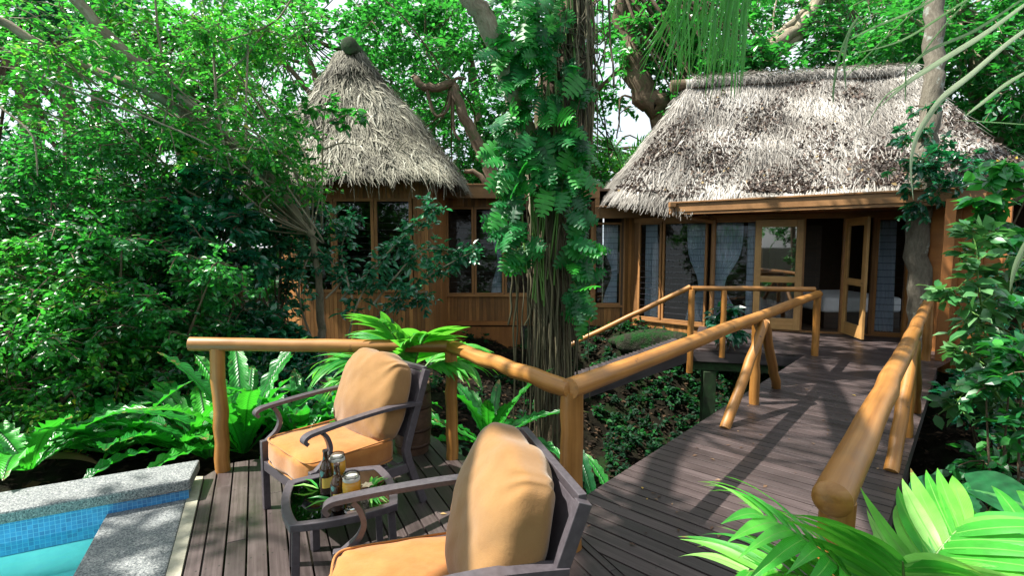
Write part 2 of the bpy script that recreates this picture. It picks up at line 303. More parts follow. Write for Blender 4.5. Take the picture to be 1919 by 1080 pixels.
# ------------------------------------------------------------------ leaf templates and clouds
def tpl(kind):
    if kind == 'tri':   # small folded leaf
        v = [(0, 0, 0), (-.24, .45, .06), (.24, .45, .06), (0, 1, -.06)]; return np.array(v), [(0, 2, 3), (0, 3, 1)]
    if kind == 'oval':
        v = [(0, 0, 0), (-.2, .25, .05), (0, .25, 0), (.2, .25, .05), (-.21, .6, .03), (0, .6, -.03), (.21, .6, .03), (0, 1, -.14)]
        return np.array(v), [(0, 2, 1), (0, 3, 2), (1, 2, 5, 4), (2, 3, 6, 5), (4, 5, 7), (5, 6, 7)]
    if kind == 'long':
        v = [(0, 0, 0), (-.1, .25, .03), (0, .25, 0), (.1, .25, .03), (-.09, .6, 0), (0, .6, -.05), (.09, .6, 0), (0, 1, -.22)]
        return np.array(v), [(0, 2, 1), (0, 3, 2), (1, 2, 5, 4), (2, 3, 6, 5), (4, 5, 7), (5, 6, 7)]
    if kind == 'lobed':
        ts = (0, .1, .3, .5, .7, .86, 1.); mid = [(0, t, -.10*t*t) for t in ts]; v = list(mid); f = []; wd = (.34, .47, .46, .40, .30, .17)
        for sg in (-1, 1):
            for i in range(6):
                y0, y1 = ts[i], ts[i+1]; z = mid[i][2]; b = len(v); w_ = wd[i]; sl = .03 if i else -.14; nx = wd[min(i+1, 5)]
                v += [(sg*w_*(.80 if i else .95), y0+sl, z-.03), (sg*w_, y0+sl+.09, z-.08), (sg*w_*.9, y0+sl+.15, z-.06), (sg*(w_+nx)*.29, y1-.005, z-.01)]
                q = [(i, b, b+1), (i, b+1, b+2), (i, b+2, b+3), (i, b+3, i+1)]; f += [tuple(x[::-1]) if sg < 0 else x for x in q]
        return np.array(v), f
    if kind == 'petal':
        v = [(0, 0, 0), (-.045, .03, 0), (.045, .03, 0), (-.05, .97, 0), (.05, 1, 0)]; return np.array(v), [(0, 2, 4, 3, 1)]
TPL = {k: tpl(k) for k in ('tri', 'oval', 'long', 'lobed', 'petal')}
def leaves(M, pos, dirs, ups, size, kind='oval', wid=1., rg=RG, rnd=None):
    pos = np.asarray(pos, float); n = len(pos)
    if n == 0: return
    T, F = TPL[kind]; y = unit(dirs); x = unit(np.cross(y, ups)); z = np.cross(x, y); size = np.broadcast_to(size, (n,))[:, None, None]
    wid = np.broadcast_to(wid, (n,))[:, None, None]
    v = pos[:, None, :]+size*(T[None, :, 0:1]*wid*x[:, None]+T[None, :, 1:2]*y[:, None]+T[None, :, 2:3]*z[:, None])
    k = len(T); rr = rg.random(n) if rnd is None else rnd; r = np.repeat(rr, k)
    base = (np.arange(n)*k)[:, None]; byk = {}
    for f in F: byk.setdefault(len(f), []).append(f)
    first = True; flat = v.reshape(-1, 3)
    for q, fl in byk.items():
        a = np.array(fl); idx = (base[:, :, None]+a[None]).reshape(-1, q)
        if first: M.add(flat, idx, r); off = M.n-len(flat); first = False
        else: M.fi.append((idx+off).ravel()); M.ft.append(np.full(len(idx), q))
def rdir(n, rg, down=.25, flat=.6):
    a = rg.random(n)*2*pi; z = (rg.random(n)-.5)*2*flat-down; return np.stack([np.cos(a), np.sin(a), z], 1)
def rup(n, rg, j=.6): return np.stack([rg.normal(0, j, n), rg.normal(0, j, n), np.ones(n)], 1)
def clumps(M, centers, cr, per, size, kind, rg, tw=None, down=.25, wid=1., clampz=None, upj=.6, jit=.25):
    """leaf-covered twigs radiating from each clump centre"""
    centers = np.asarray(centers, float)
    if len(centers) == 0: return
    cr = np.broadcast_to(cr, (len(centers),)); tone = rg.normal(0, .16, len(centers))
    nt = max(3, per//9); allp = []; alld = []; allr = []
    for c, r, tn in zip(centers, cr, tone):
        d = unit(rg.normal(0, 1, (nt, 3))*V(1, 1, .6)); L = r*(.45+.65*rg.random(nt))
        if tw is not None:
            for i in range(min(nt, 4)): tw.tube([c, c+d[i]*L[i]*.5+V(0, 0, .02*r), c+d[i]*L[i]*.95-V(0, 0, .1*r)], [.012*r+.003, .006, .003], 4, caps=False)
        k = rg.integers(0, nt, per); s = rg.random(per)**.7
        p = c+d[k]*(L[k]*s)[:, None]-V(0, 0, 1)*((s**2)*.15*r)[:, None]+rg.normal(0, .05*r, (per, 3))
        dd = d[k]*.7+rdir(per, rg, down, .5)*.9
        allp.append(p); alld.append(dd); allr.append(np.clip(rg.random(per)*.75+.12+tn, 0, .985))
    p = np.concatenate(allp); d = np.concatenate(alld); r = np.concatenate(allr)
    odd = rg.random(len(r)) < .006; r[odd] = 1.
    leaves(M, p, d, rup(len(p), rg, upj), size*(1-jit+2*jit*rg.random(len(p))), kind, wid, rg, r)
def ell(n, c, rad, rg, shell=.5):
    d = unit(rg.normal(0, 1, (n, 3))); r = (shell**3+(1-shell**3)*rg.random(n))**(1/3)
    return np.array(c)+d*r[:, None]*np.array(rad)
def curve(pts, n=10):
    pts = np.asarray(pts, float); out = []
    for i in range(len(pts)-1):
        a = pts[max(i-1, 0)]; b = pts[i]; c = pts[i+1]; d = pts[min(i+2, len(pts)-1)]
        for t in np.arange(0, 1, 1/n): out.append(.5*((2*b)+(c-a)*t+(2*a-5*b+4*c-d)*t*t+(3*b-a-3*c+d)*t**3))
    out.append(pts[-1]); return np.array(out)
def limb(M, pts, r0, r1, n=10, rough=.08, seed=1, sub=6):
    p = curve(pts, sub); p[1:-1] += np.random.default_rng(seed).normal(0, r0*.12, (len(p)-2, 3))
    M.tube(p, np.linspace(r0, r1, len(p)), n, rough=rough, seed=seed)

# ------------------------------------------------------------------ ground
def gh(x, y):
    x = np.asarray(x, float); y = np.asarray(y, float)
    z = -.55-.9/(1+np.exp(-(x-.2)*2.2))*1/(1+np.exp((x-9)*.6))
    z = z-1.2*np.exp(-((x-2.6)**2)/6-((y-6.5)**2)/6)+1.25*np.exp(-((x-2.6)**2)/3.5-((y-11.2)**2)/1.6)
    z = z+.9/(1+np.exp(-(x-5.1-(y-4)*.25)*1.6))*np.exp(-((y-5)**2)/60)+.35*np.exp(-((x-3.6)**2)/1.5-((y-2.5)**2)/2.5)
    z = z+.25*np.exp(-((x+3.5)**2)/4-((y-5)**2)/6)
    z = z+.07*np.sin(x*2.1+y*1.3)+.05*np.sin(x*4.7-y*3.9)+.02*np.sin(x*11+y*9)
    far = np.clip((np.hypot(x, y-8)-16)/40, 0, 1); return z*(1-far)+far*(-1.0)
def ax(lo, hi, s, far): 
    a = np.arange(lo, hi, s); return np.concatenate([-np.geomspace(far, abs(lo)+1, 14), a, np.geomspace(hi+1, far, 14)])
gx = ax(-14, 15, .16, 600); gy = ax(-4, 22, .16, 600); XX, YY = np.meshgrid(gx, gy, indexing='ij')
ZZ = gh(XX, YY); ZZ = np.where((XX < -.6) & (XX > -7) & (YY < 4.0) & (YY > -4.9), np.minimum(ZZ, -1.3), ZZ)
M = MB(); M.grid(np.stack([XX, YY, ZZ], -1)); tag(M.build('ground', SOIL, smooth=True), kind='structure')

# ------------------------------------------------------------------ boards clipped to a convex outline
def clip(poly, n, c):          # keep n.p <= c
    out = []
    for i in range(len(poly)):
        a, b = poly[i], poly[(i+1) % len(poly)]; da, db = np.dot(n, a)-c, np.dot(n, b)-c
        if da <= 0: out.append(a)
        if da*db < 0: out.append(a+(b-a)*(da/(da-db)))
    return out
def boards(outline, d, pitch, gap, z, th, rag=0., seed=3, seg=None):
    M = MB(); d = unit(V(*d)); n = V(-d[1], d[0]); O = [np.array(p[:2], float) for p in outline]
    s = [np.dot(n, p) for p in O]; rg = np.random.default_rng(seed); k = math.floor(min(s)/pitch)
    while k*pitch < max(s):
        a, b = k*pitch+gap/2, (k+1)*pitch-gap/2; q = clip(clip(O, n, b), -n, -a)
        if len(q) >= 3:
            ts = [np.dot(d, p) for p in q]; lo, hi = min(ts), max(ts); cuts = [lo-1]
            if seg:
                c = lo+rg.random()*seg
                while c < hi: cuts.append(c); c += seg
            cuts.append(hi+1)
            for c0, c1 in zip(cuts[:-1], cuts[1:]):
                qq = clip(clip(q, d, c1-.0015), -d, -c0-.0015)
                if len(qq) < 3: continue
                ar = sum(qq[i][0]*qq[(i+1) % len(qq)][1]-qq[(i+1) % len(qq)][0]*qq[i][1] for i in range(len(qq)))/2
                if abs(ar) < 1e-4: continue
                if ar < 0: qq = qq[::-1]
                dz = rg.normal(0, .0008); o = rg.random()*40
                M.poly(qq, z-th+dz, z+dz, rg.random(), lambda p: (np.dot(d, p[:2]), np.dot(n, p[:2]), p[2]+o))
        k += 1
    return M
Cc = V(.27, 3.02); BD = unit(V(-.5, 1.)); WD = unit(V(.67, .742)); WN = V(WD[1], -WD[0])
T0 = G(363, 893)[:2]; T1 = T0-BD*5.2; E1 = G(374, 884)[:2]; E2 = G(420, 872)[:2]; E3 = G(806, 815)[:2]
S1 = Cc-BD*5.6
o = boards([T1+V(.08, 0), S1-V(.004, 0), Cc-V(.004, 0), E3, E2+V(0, .02), T0+V(.08, 0)], BD, .103, .010, 0, .028, seg=2.4).build('deck', DECKM, bevel=.002); tag(o, kind='structure')
LW = V(4.43, 7.63); RW = G(1757, 688)[:2]; R0 = Cc+WN*1.6+WD*(-1.2)
RWn = RW-WD*(np.dot(RW-Cc, WD)+1.9); Ls = Cc
o = boards([Cc+V(.004, .004), Cc-BD*3.4+V(.004, 0), RWn+WD*.4, RW, LW], WN, .103, .012, .0, .028, seed=5).build('walkway', DECKM, bevel=.002); tag(o, kind='structure')
# framing under the edges of the walkway and deck
M = MB()
for A, B in ((Cc+WN*.03, LW+WN*.03), (RWn-WN*.03, RW-WN*.03), (Cc-BD*.02, Cc-BD*5), (T0+V(.2, -.1), T1+V(.2, 0)), (E3-V(.05, .05), Cc-V(.06, .0)), (E1+V(.05, -.04), E3-V(.05, .04))):
    M.beam((*A, -.095), (*B, -.095), .05, .13)
for t in np.arange(1.4, 5.6, 1.4):
    for q in (.12, 1.35):
        p = Cc+WD*t+WN*q; M.beam((*p, -.16), (*p, gh(*p)-.3), .12, .12)
tag(M.build('deck_framing', STRM), 'dark timber joists and posts under the deck and walkway edges', 'framing')
# verandah floor
FA = G(1427, 618)[:2]; FB = G(1690, 632)[:2]; FD = unit(FB-FA)
B0 = G(1187, 597)[:2]; B2 = G(1323, 612)[:2]; B1 = G(1233, 602)[:2]
L0 = G(1297, 655)[:2]; FR = FA+FD*4.2
o = boards([L0, LW+WN*-.004, RW+V(.002, .004), V(6.6, 7.5), FB+V(.2, .1), FA+V(0, .06), B2+V(-.1, .1)], WN, .103, .007, 0, .028, seed=9).build('verandah_floor', DECKM, bevel=.002); tag(o, kind='structure')
M = MB(); M.beam((*L0, -.11), (*LW, -.11), .05, .15); M.beam((*(LW), -.10), (*RW, -.10), .05, .13); M.beam((*L0, -.11), (*(B2+V(-.1, -.1)), -.11), .05, .15)
tag(M.build('verandah_joist', STRM), 'dark timber edge beams under the verandah floor', 'framing'); slb = iter(('thick mossy green stilt under the front corner of the verandah', 'thinner dark stilt under the verandah right of the thick mossy one', 'mossy stilt under the wing wall right of the big tree', 'mossy stilt under the wing wall left of the big tree'))
for px, py, Y in ((1328, 700, 8.05), (1392, 700, 8.3)):
    M = MB(); p = P(px, py, Y); M.beam((p[0], p[1], -.35), (p[0], p[1], gh(p[0], p[1])-.3), .2 if px < 1350 else .12, .14); tag(M.build('timber_stilt', STILT, bevel=.006), next(slb), 'stilt', 'stilts under the buildings')
for px in (1135, 990): M = MB(); M.beam((XA(px, 11.5), 11.6, -.26), (XA(px, 11.5), 11.6, -3), .16, .16); tag(M.build('timber_stilt', STILT, bevel=.006), next(slb), 'stilt', 'stilts under the buildings')
M = MB()
M.beam((*(L0+V(.05, .1)), -.27), (*(LW+V(-.3, .2)), -.27), .12, .14)
tag(M.build('timber_beam', STILT, bevel=.006), 'green mossy beam lying on the stilts under the verandah front', 'beam')

# ------------------------------------------------------------------ pool
PD = unit(V(.81, .417)); K1 = G(356, 900, .14)[:2]; BW = V(-PD[1], PD[0])   # raised coping
M = MB(); ktop = .145
cpf = [K1-PD*6, K1, K1+BW*.33+PD*.03, K1+BW*.33-PD*6]
M.poly(cpf, .07, ktop, .5); o = M.build('pool_coping_wall', STONE, bevel=.012); tag(o, 'raised speckled grey stone kerb along the back of the pool', 'pool kerb')
M = MB(); fr0 = K1-PD*6+BW*.03; fr1 = K1+BW*.03-PD*.015
cor = []
for (p, z) in ((fr0, .07), (fr1, .07), (fr1, -.13), (fr0, -.13)): cor.append((p[0], p[1], z))
M.add(cor, [(0, 3, 2, 1)], .5, [(0, .07, 0), (6, .07, 0), (6, -.13, 0), (0, -.13, 0)])
q = [(fr1, .07), (fr1+BW*.26, .07), (fr1+BW*.26, -.1), (fr1, -.1)]
M.add([(p[0], p[1], z) for p, z in q], [(0, 3, 2, 1)], .5, [(0, .07, 0), (.26, .07, 0), (.26, -.1, 0), (0, -.1, 0)])
M.build('tile_band', tilemat('blue_mosaic_tile'), o)
M = MB(); M.poly([K1-PD*6+BW*.05, K1+BW*.05-PD*.03, K1+BW*.28-PD*.02, K1+BW*.28-PD*6], -1.4, .069, .5); M.build('core', PLAST, o)
ti = K1+BW*.03
I0 = G(204, 957)[:2]; Tn = T0-BD*5; W0 = I0-BD*5
M = MB(); tr0 = G(349, 933)[:2]; cw = .08
tl = [T0+V(.07, 0)-V(cw, 0), T1+V(.07, 0)-V(cw, 0)]
M.poly([W0, tl[1]-V(0, 0), tl[0]-BD*.02, I0+BD*.05], -.12, .004, .5); o = M.build('pool_edge_slab', STONE, bevel=.008); tag(o, 'flat speckled grey stone slab between the pool water and the deck', 'pool edge')
M = MB(); M.poly([tl[1]+V(.004, 0), T1+V(.068, 0), T0+V(.068, 0)-BD*.02, tl[0]+V(.004, 0)-BD*.02], -.1, .006, .5); M.build('edge_strip', CREAM, o)
M = MB(); A, B = I0+BD*.3, W0; cor = [(A[0]+.02, A[1], -.119), (B[0]+.02, B[1], -.119), (B[0]+.02, B[1], -.22), (A[0]+.02, A[1], -.22)]
M.add(cor, [(0, 1, 2, 3)], .5, [(0, -.1, 0), (5, -.1, 0), (5, -.22, 0), (0, -.22, 0)]); M.build('tile_face', bpy.data.materials['blue_mosaic_tile'], o)
M = MB(); M.poly([V(-9, -5), W0+V(.02, 0), I0+BD*.4, V(-9, 1.2)], -1.25, -.62, .5)
bs = [I0-BD*.1+V(-.03, 0), I0+V(-.5, -.1), I0+V(-1.1, -1.1), W0+V(-1.1, 0), W0+V(-.03, 0)]
M.poly(bs[::1], -.63, -.30, .5)
M.panel(fr0+BW*.004, fr1+BW*.004, -1.2, -.13, .02); M.beam((*(I0+BD*.3+V(.03, 0)), -.7), (*(W0+V(.03, 0)), -.7), .02, .94); tag(M.build('pool_basin', PLASTER), 'pale turquoise plastered pool basin with an underwater bench', 'pool basin')
m, t, b = newmat('pool_water'); b.inputs['Base Color'].default_value = (.30, .80, .85, 1)
t.nodes.remove(b); tr = t.nodes.new('ShaderNodeBsdfTransparent'); tr.inputs[0].default_value = (.50, .92, .93, 1); gl = t.nodes.new('ShaderNodeBsdfGlossy'); gl.inputs['Roughness'].default_value = .03
lw = t.nodes.new('ShaderNodeFresnel'); lw.inputs[0].default_value = 1.33; mx = t.nodes.new('ShaderNodeMixShader'); t.links.new(lw.outputs[0], mx.inputs[0]); t.links.new(tr.outputs[0], mx.inputs[1]); t.links.new(gl.outputs[0], mx.inputs[2]); t.links.new(mx.outputs[0], t.nodes['Material Output'].inputs[0])
tc = t.nodes.new('ShaderNodeTexCoord').outputs['Object']; nn = noise(t, tc, 3.5, 3); bn = t.nodes.new('ShaderNodeBump'); bn.inputs['Strength'].default_value = .5; bn.inputs['Distance'].default_value = .05
t.links.new(nn.outputs[0], bn.inputs['Height']); t.links.new(bn.outputs[0], gl.inputs['Normal']); t.links.new(bn.outputs[0], lw.inputs['Normal'])
M = MB(); M.add([(-9, -5, -.055), (*(W0+V(.02, 0)), -.055), (*(I0+BD*.3+V(.02, 0)), -.055), (*(K1-PD*6.5), -.055)], [(0, 1, 2, 3)]); tag(M.build('pool_water', m), kind='structure')

# ------------------------------------------------------------------ railings (round varnished logs)
def log(M, a, b, r=.06, n=18, seed=1, dome=.12, bend=.0):
    a = np.array(a, float); b = np.array(b, float); k = 9; t = np.linspace(0, 1, k)[:, None]
    rg = np.random.default_rng(seed); p = a+(b-a)*t; p[1:-1] += rg.normal(0, .004+bend, (k-2, 3))
    M.tube(p, r*(1+rg.normal(0, .025, k)), n, rough=.012, seed=seed, dome=dome)
def post(root, base, top, r, z0=-.02, seed=1, name='post'):
    M = MB(); log(M, (base[0], base[1], z0), (base[0], base[1], top), r, 16, seed, .05); return M.build(name, LOG, root, smooth=True)
pA = G(418, 882); pB = G(847, 860); pC = G(1060, 1030)
zA = zof(pA[1], 645); zB = zof(pB[1], 652); zC = zof(pC[1], 725)
r1 = thing('log_railing', (pB[0], pB[1], 0), 'orange log railing around the deck behind the two armchairs', 'railing')
a0 = P(356, 645, pA[1]-.02); M = MB(); log(M, a0, (pB[0]-.02, pB[1]+.02, zB+.005), .048, 20, 3); M.build('rail', LOG, r1, smooth=True)
M = MB(); log(M, (pB[0]-.03, pB[1]+.06, zB), (pC[0]+.02, pC[1]-.01, zC-.015), .051, 20, 4); M.build('rail', LOG, r1, smooth=True)
post(r1, pA, zA-.03, .05, seed=5); post(r1, pB, zB-.03, .046, seed=6)
eL = G(1527, 667); zE = zof(eL[1], 552)
r2 = thing('log_railing', (pC[0], pC[1], 0), 'log railing with a bolted three-legged brace along the left of the walkway', 'railing')
c0 = V(pC[0]+.03, pC[1]+.0, zC-.005); e0 = V(eL[0], eL[1], zE)
M = MB(); log(M, c0-unit(e0-c0)*.03, e0+unit(e0-c0)*.05, .056, 22, 8, .05); M.build('rail', LOG, r2, smooth=True)
post(r2, pC+V(.03, .02, 0), zC-.03, .062, seed=9); post(r2, eL, zE-.03, .05, seed=10)
mp = G(1411, 757); u3 = (e0-c0); s_ = np.dot(mp[:2]-c0[:2], u3[:2])/np.dot(u3[:2], u3[:2]); ap = c0+u3*s_
post(r2, V(ap[0], ap[1], 0), ap[2]-.03, .05, seed=11)
for px, py, sd in ((1358, 803, 12), (1455, 727, 13)):
    bse = G(px, py); M = MB(); log(M, (bse[0], bse[1], -.01), (ap[0]+(.04 if sd == 12 else -.04)*0-WN[0]*-.07, ap[1]-WN[1]*-.07, ap[2]-.05), .048, 16, sd, .05); br_ = M.build('brace', LOG, r2, smooth=True)
    if sd == 12:
        d_ = V(ap[0], ap[1], ap[2]-.05)-bse; q_ = bse+d_*.86+V(*(WN*.07*.86), 0); M = MB(); M.tube([q_+V(-.01, -.03, 0), q_+V(-.02, -.056, .0)], [.012, .012], 10); M.build('bolt', METAL, br_)
# right railing
n0 = P(1556, 932, 1.5); fE = G(1735, 676); zF = zof(fE[1], 562); f0 = V(fE[0], fE[1], zF)
n0 = V(.955, 1.47, zF+.015)
r3 = thing('log_railing', (fE[0], fE[1], 0), 'log railing along the right of the walkway with its rounded near end by the palm', 'railing')
M = MB(); k = 26; t_ = np.linspace(0, 1, k)[:, None]; rg = np.random.default_rng(5); pp = n0+(f0-n0)*t_; pp[2:-1] += rg.normal(0, .004, (k-3, 3))
rad = np.full(k, .055)*(1+rg.normal(0, .02, k)); M.tube(pp, rad, 28, rough=.01, seed=4, dome=.32); M.build('rail', LOG, r3, smooth=True)
post(r3, fE, zF-.03, .055, seed=21); nb = n0+unit(f0-n0)*.12; post(r3, V(nb[0], nb[1], 0), zF-.03, .052, seed=22)
ra = n0+(f0-n0)*((G(1702, 818)[1]-n0[1])/(f0[1]-n0[1])); post(r3, V(ra[0], ra[1], 0), zF-.03, .05, seed=23)
for px, py, sd in ((1670, 884, 24), (1716, 772, 25)):
    bse = G(px, py); M = MB(); log(M, (bse[0], bse[1], -.01), (ra[0], ra[1]-.02, ra[2]-.06), .048, 16, sd, .05); M.build('brace', LOG, r3, smooth=True)
# verandah railing and stair
lb = G(1293, 668); lz = zof(lb[1], 541)
r4 = thing('log_railing', (lb[0], lb[1], 0), 'thin log railing across the front of the verandah beside the leafy pot plant', 'railing')
M = MB(); log(M, (lb[0], lb[1], lz), (e0[0]-.02, e0[1]+.05, lz-.02), .038, 14, 31); M.build('rail', LOG, r4, smooth=True)
post(r4, lb, lz-.02, .045, z0=-.25, seed=32); q = on_line(1357, lb, e0); post(r4, V(q[0], q[1], 0), lz-.03, .042, seed=33)
st0 = V(lb[0]-.02, lb[1]+.02, lz+.02); st1 = P(1068, 648, 7.7)
r5 = thing('stair_handrail', st1, 'sloping log handrail running down to the left from the verandah corner', 'handrail')
M = MB(); log(M, st1, st0, .037, 14, 34, .3); M.build('rail', LOG, r5, smooth=True)
M = MB()
s0 = P(1292, 662, 8.0); s1 = P(1085, 735, 7.6)
M.beam(s0, s1, .05, .26)
for i in range(26):
    q = s0+(s1-s0)*(i+.5)/26; M.beam(q+V(0, .03, .10), q+V(0, .72, .10), .082, .03)
tag(M.build('timber_ramp', STRM, bevel=.004), 'dark timber ramp descending left below the sloping handrail', 'ramp')

# ------------------------------------------------------------------ buildings
def bwall(M, A, B, z0, z1, bw=.085, back=True, off=0., rg=np.random.default_rng(2)):
    A = np.array(A[:2], float); B = np.array(B[:2], float); L = np.linalg.norm(B-A); n = max(1, int(round(L/bw))); d = (B-A)/L
    for i in range(n):
        a = A+d*(L*i/n+.0025); b = A+d*(L*(i+1)/n-.0025); M_t = MB()
        a3 = V(*((a+b)/2), z0); b3 = V(*((a+b)/2), z1); nn = V(-d[1], d[0], 0)
        M.beam(a3, b3, np.linalg.norm(b-a), .022+rg.random()*.002, up=nn, r=rg.random())
    if back: M.panel(A, B, z0, z1, .03, r=0., off=-.03)
def window(root, A, B, z0, z1, fr=.045, slats=True, curtain=None, mat=None, name='window', fm=None):
    A = np.array(A[:2], float); B = np.array(B[:2], float); d = unit(B-A); n = V(d[1], -d[0]); n = -n if n[1] > 0 else n
    M = MB(); e = n*.012
    for zz in (z0+fr/2, z1-fr/2): M.beam((*(A+e+d*.001), zz), (*(B+e-d*.001), zz), .06, fr)
    for q in (A+d*fr/2, B-d*fr/2): M.beam((*(q+e), z0+fr), (*(q+e), z1-fr), .058, fr, up=(*d, 0))
    o = M.build(name, fm or TRIM, root, bevel=.003)
    M = MB(); ia = A+d*fr; ib = B-d*fr
    if slats:
        h = .125; z = z0+fr
        while z < z1-fr-.02:
            zt = min(z+h+.015, z1-fr); q0 = n*.009; q1 = n*-.002
            M.add([(*(ia+q0), z), (*(ib+q0), z), (*(ib+q1), zt), (*(ia+q1), zt)], [(0, 1, 2, 3)])
            z += h
    else: M.add([(*ia, z0+fr), (*ib, z0+fr), (*ib, z1-fr), (*ia, z1-fr)], [(0, 1, 2, 3)])
    M.build('pane', mat or PANE, o)
    if slats:
        M = MB(); z = z0+fr+h
        while z < z1-fr-.02: M.beam((*(ia+n*.026), z), (*(ib+n*.026), z), .006, .004); z += h
        M.build('louvre_clip', METAL, o)
    for cx0, cx1, tie in (curtain or []):
        M = MB(); nu, nv = 40, 14; pts = []
        for iu in range(nu):
            row = []
            for iv in range(nv):
                u = iu/(nu-1); v = iv/(nv-1); pinch = 1-.62*math.exp(-((v-.38)/.22)**2) if tie else 1-.15*v
                uu = cx0+(cx1-cx0)*((u*pinch) if tie <= 0 else (1-(1-u)*pinch)); q = ia+(ib-ia)*uu-n*(.075+.03*sin(u*46+v*1.5)+.01*sin(u*17+v*5))
                row.append((q[0], q[1], z0+.05+(z1-z0-.1)*v))
            pts.append(row)
        M.grid(pts, .5); M.build('curtain', CURT, o, smooth=True)
    return o

# right pavilion
pav = thing('thatched_pavilion', (FA[0], FA[1], 0), 'large pavilion with a pale thatched roof, glass doors and verandah at the right', 'building')
ZT = 2.17; WY = 11.8; wx = lambda px, z=1.3: XA(px, WY, z)
wallL = V(wx(1110), WY); cor0 = V(wx(1167), WY)
M = MB(); bwall(M, cor0, B0, -.19, 2.35, .085); bwall(M, B0, B2, -.27, -.02, .1); bwall(M, B2, FA-FD*.02, -.25, -.02, .1)
M.build('wall', WALLM, pav)
M = MB(); M.beam((*B0, -.0), (*B2, -.0), .12, .05); M.beam((*B2, -.002), (*(FA), -.002), .11, .05); M.beam((*FA, -.0), (*(FB+FD*.1), 0.004), .12, .05); M.build('sill', TRIM, pav, bevel=.004); M = MB()
M.beam((*B0, ZT+.03), (*B2, ZT+.03), .1, .1); M.beam((*B2, ZT+.032), (*FA, ZT+.032), .1, .1); M.beam((*FA, ZT+.034), (*(FB+FD*.1), ZT+.034), .1, .1)
M.build('header_beam', TRIM, pav, bevel=.004)
def fx(px, z=1.): return on_line(px, FA, FB, z)
def bx_(px, z=1.): return on_line(px, B0, B2, z)
def cx_(px, z=1.): return on_line(px, B2, FA, z)
window(pav, bx_(1197), bx_(1240), .03, ZT-.02, curtain=[(.15, .85, 0)])
window(pav, bx_(1242), B2-unit(B2-B0)*.01, .03, ZT-.02, curtain=[(.5, 1., 1)])
window(pav, B2+unit(FA-B2)*.09, FA-unit(FA-B2)*.03, .03, ZT-.02, curtain=[(0, .62, -1), (.72, 1., 0)])
window(pav, fx(1637), fx(1699), .03, ZT-.02, curtain=[(.02, .8, 0)])
M = MB(); bwall(M, B0-unit(B2-B0)*.0, bx_(1196), .02, ZT, .1); M.build('wall', WALLM, pav)
def door_leaf(A, B, name='door', rails=(.0, .62, 1.), fm=PINE, handle=True):
    A = np.array(A, float); B = np.array(B, float); d = unit(B-A); n = V(d[1], -d[0]); n = -n if n[1] > 0 else n; M = MB(); L = np.linalg.norm(B-A); sw = .115
    z0, z1 = .035, ZT-.03
    for q in (A+d*sw/2, B-d*sw/2): M.beam((*q, z0), (*q, z1), .045, sw, up=(*d, 0))
    for zc, hh in ((z0+.11, .22), (1.0, .12), (z1-.07, .14)): M.beam((*(A+d*sw), zc), (*(B-d*sw), zc), .042, hh)
    o = M.build(name, fm, pav, bevel=.004); M = MB()
    for za, zb in ((z0+.22, .94), (1.06, z1-.14)): M.add([(*(A+d*sw), za), (*(B-d*sw), za), (*(B-d*sw), zb), (*(A+d*sw), zb)], [(0, 1, 2, 3)])
    M.build('pane', DPANE, o)
    if handle:
        M = MB(); q = B-d*.05; M.tube([(*(q-n*.05), 1.0), (*(q+n*.06), 1.0)], .008, 8); M.tube([(*(q+n*.055), 1.0), (*(q+n*.055-d*.11), 1.0)], .009, 8); M.build('handle', CHROME, o, smooth=True)
    return o
DPANE = glass('door_pane', (.75, .78, .76), .22); CHROME = plain('chrome', (.7, .7, .7), .2, 1.)
fo = V(FD[1], -FD[0]); fo = -fo if fo[1] > 0 else fo
door_leaf(fx(1412)+fo*.07, fx(1501)+fo*.09, handle=False)
hg = fx(1582)+fo*.03; tipd = G(1622, 643)[:2]; tipd = hg+unit(tipd-hg)*.78; door_leaf(hg, tipd)
M = MB(); 
for px in (1503, 1579, 1634): q = fx(px); M.beam((*q, .02), (*q, ZT-.02), .09, .05, up=(*FD, 0))
M.build('door_frame', TRIM, pav, bevel=.003)
# interior
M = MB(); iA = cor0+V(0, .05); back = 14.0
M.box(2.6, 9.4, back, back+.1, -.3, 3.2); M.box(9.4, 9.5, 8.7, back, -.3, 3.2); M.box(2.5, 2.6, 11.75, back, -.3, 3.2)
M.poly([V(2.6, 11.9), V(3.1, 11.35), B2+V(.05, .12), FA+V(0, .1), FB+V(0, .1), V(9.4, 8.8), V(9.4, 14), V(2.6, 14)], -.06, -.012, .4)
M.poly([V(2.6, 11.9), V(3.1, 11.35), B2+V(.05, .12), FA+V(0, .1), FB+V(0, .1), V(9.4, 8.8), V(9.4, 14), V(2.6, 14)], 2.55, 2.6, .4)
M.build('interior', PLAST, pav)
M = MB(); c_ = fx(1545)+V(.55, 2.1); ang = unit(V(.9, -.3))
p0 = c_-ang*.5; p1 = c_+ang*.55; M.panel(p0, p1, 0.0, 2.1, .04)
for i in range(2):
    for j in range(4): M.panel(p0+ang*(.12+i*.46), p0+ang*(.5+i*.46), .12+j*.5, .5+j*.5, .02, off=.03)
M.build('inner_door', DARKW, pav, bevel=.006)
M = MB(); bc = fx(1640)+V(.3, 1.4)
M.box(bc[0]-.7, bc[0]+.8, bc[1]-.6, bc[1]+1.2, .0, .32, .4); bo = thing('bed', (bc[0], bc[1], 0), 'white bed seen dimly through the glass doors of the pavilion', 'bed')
M.build('bed_base', DARKW, bo); M = MB(); M.box(bc[0]-.72, bc[0]+.82, bc[1]-.62, bc[1]+1.22, .32, .62, .4); M.build('mattress', LINEN, bo, bevel=.05)
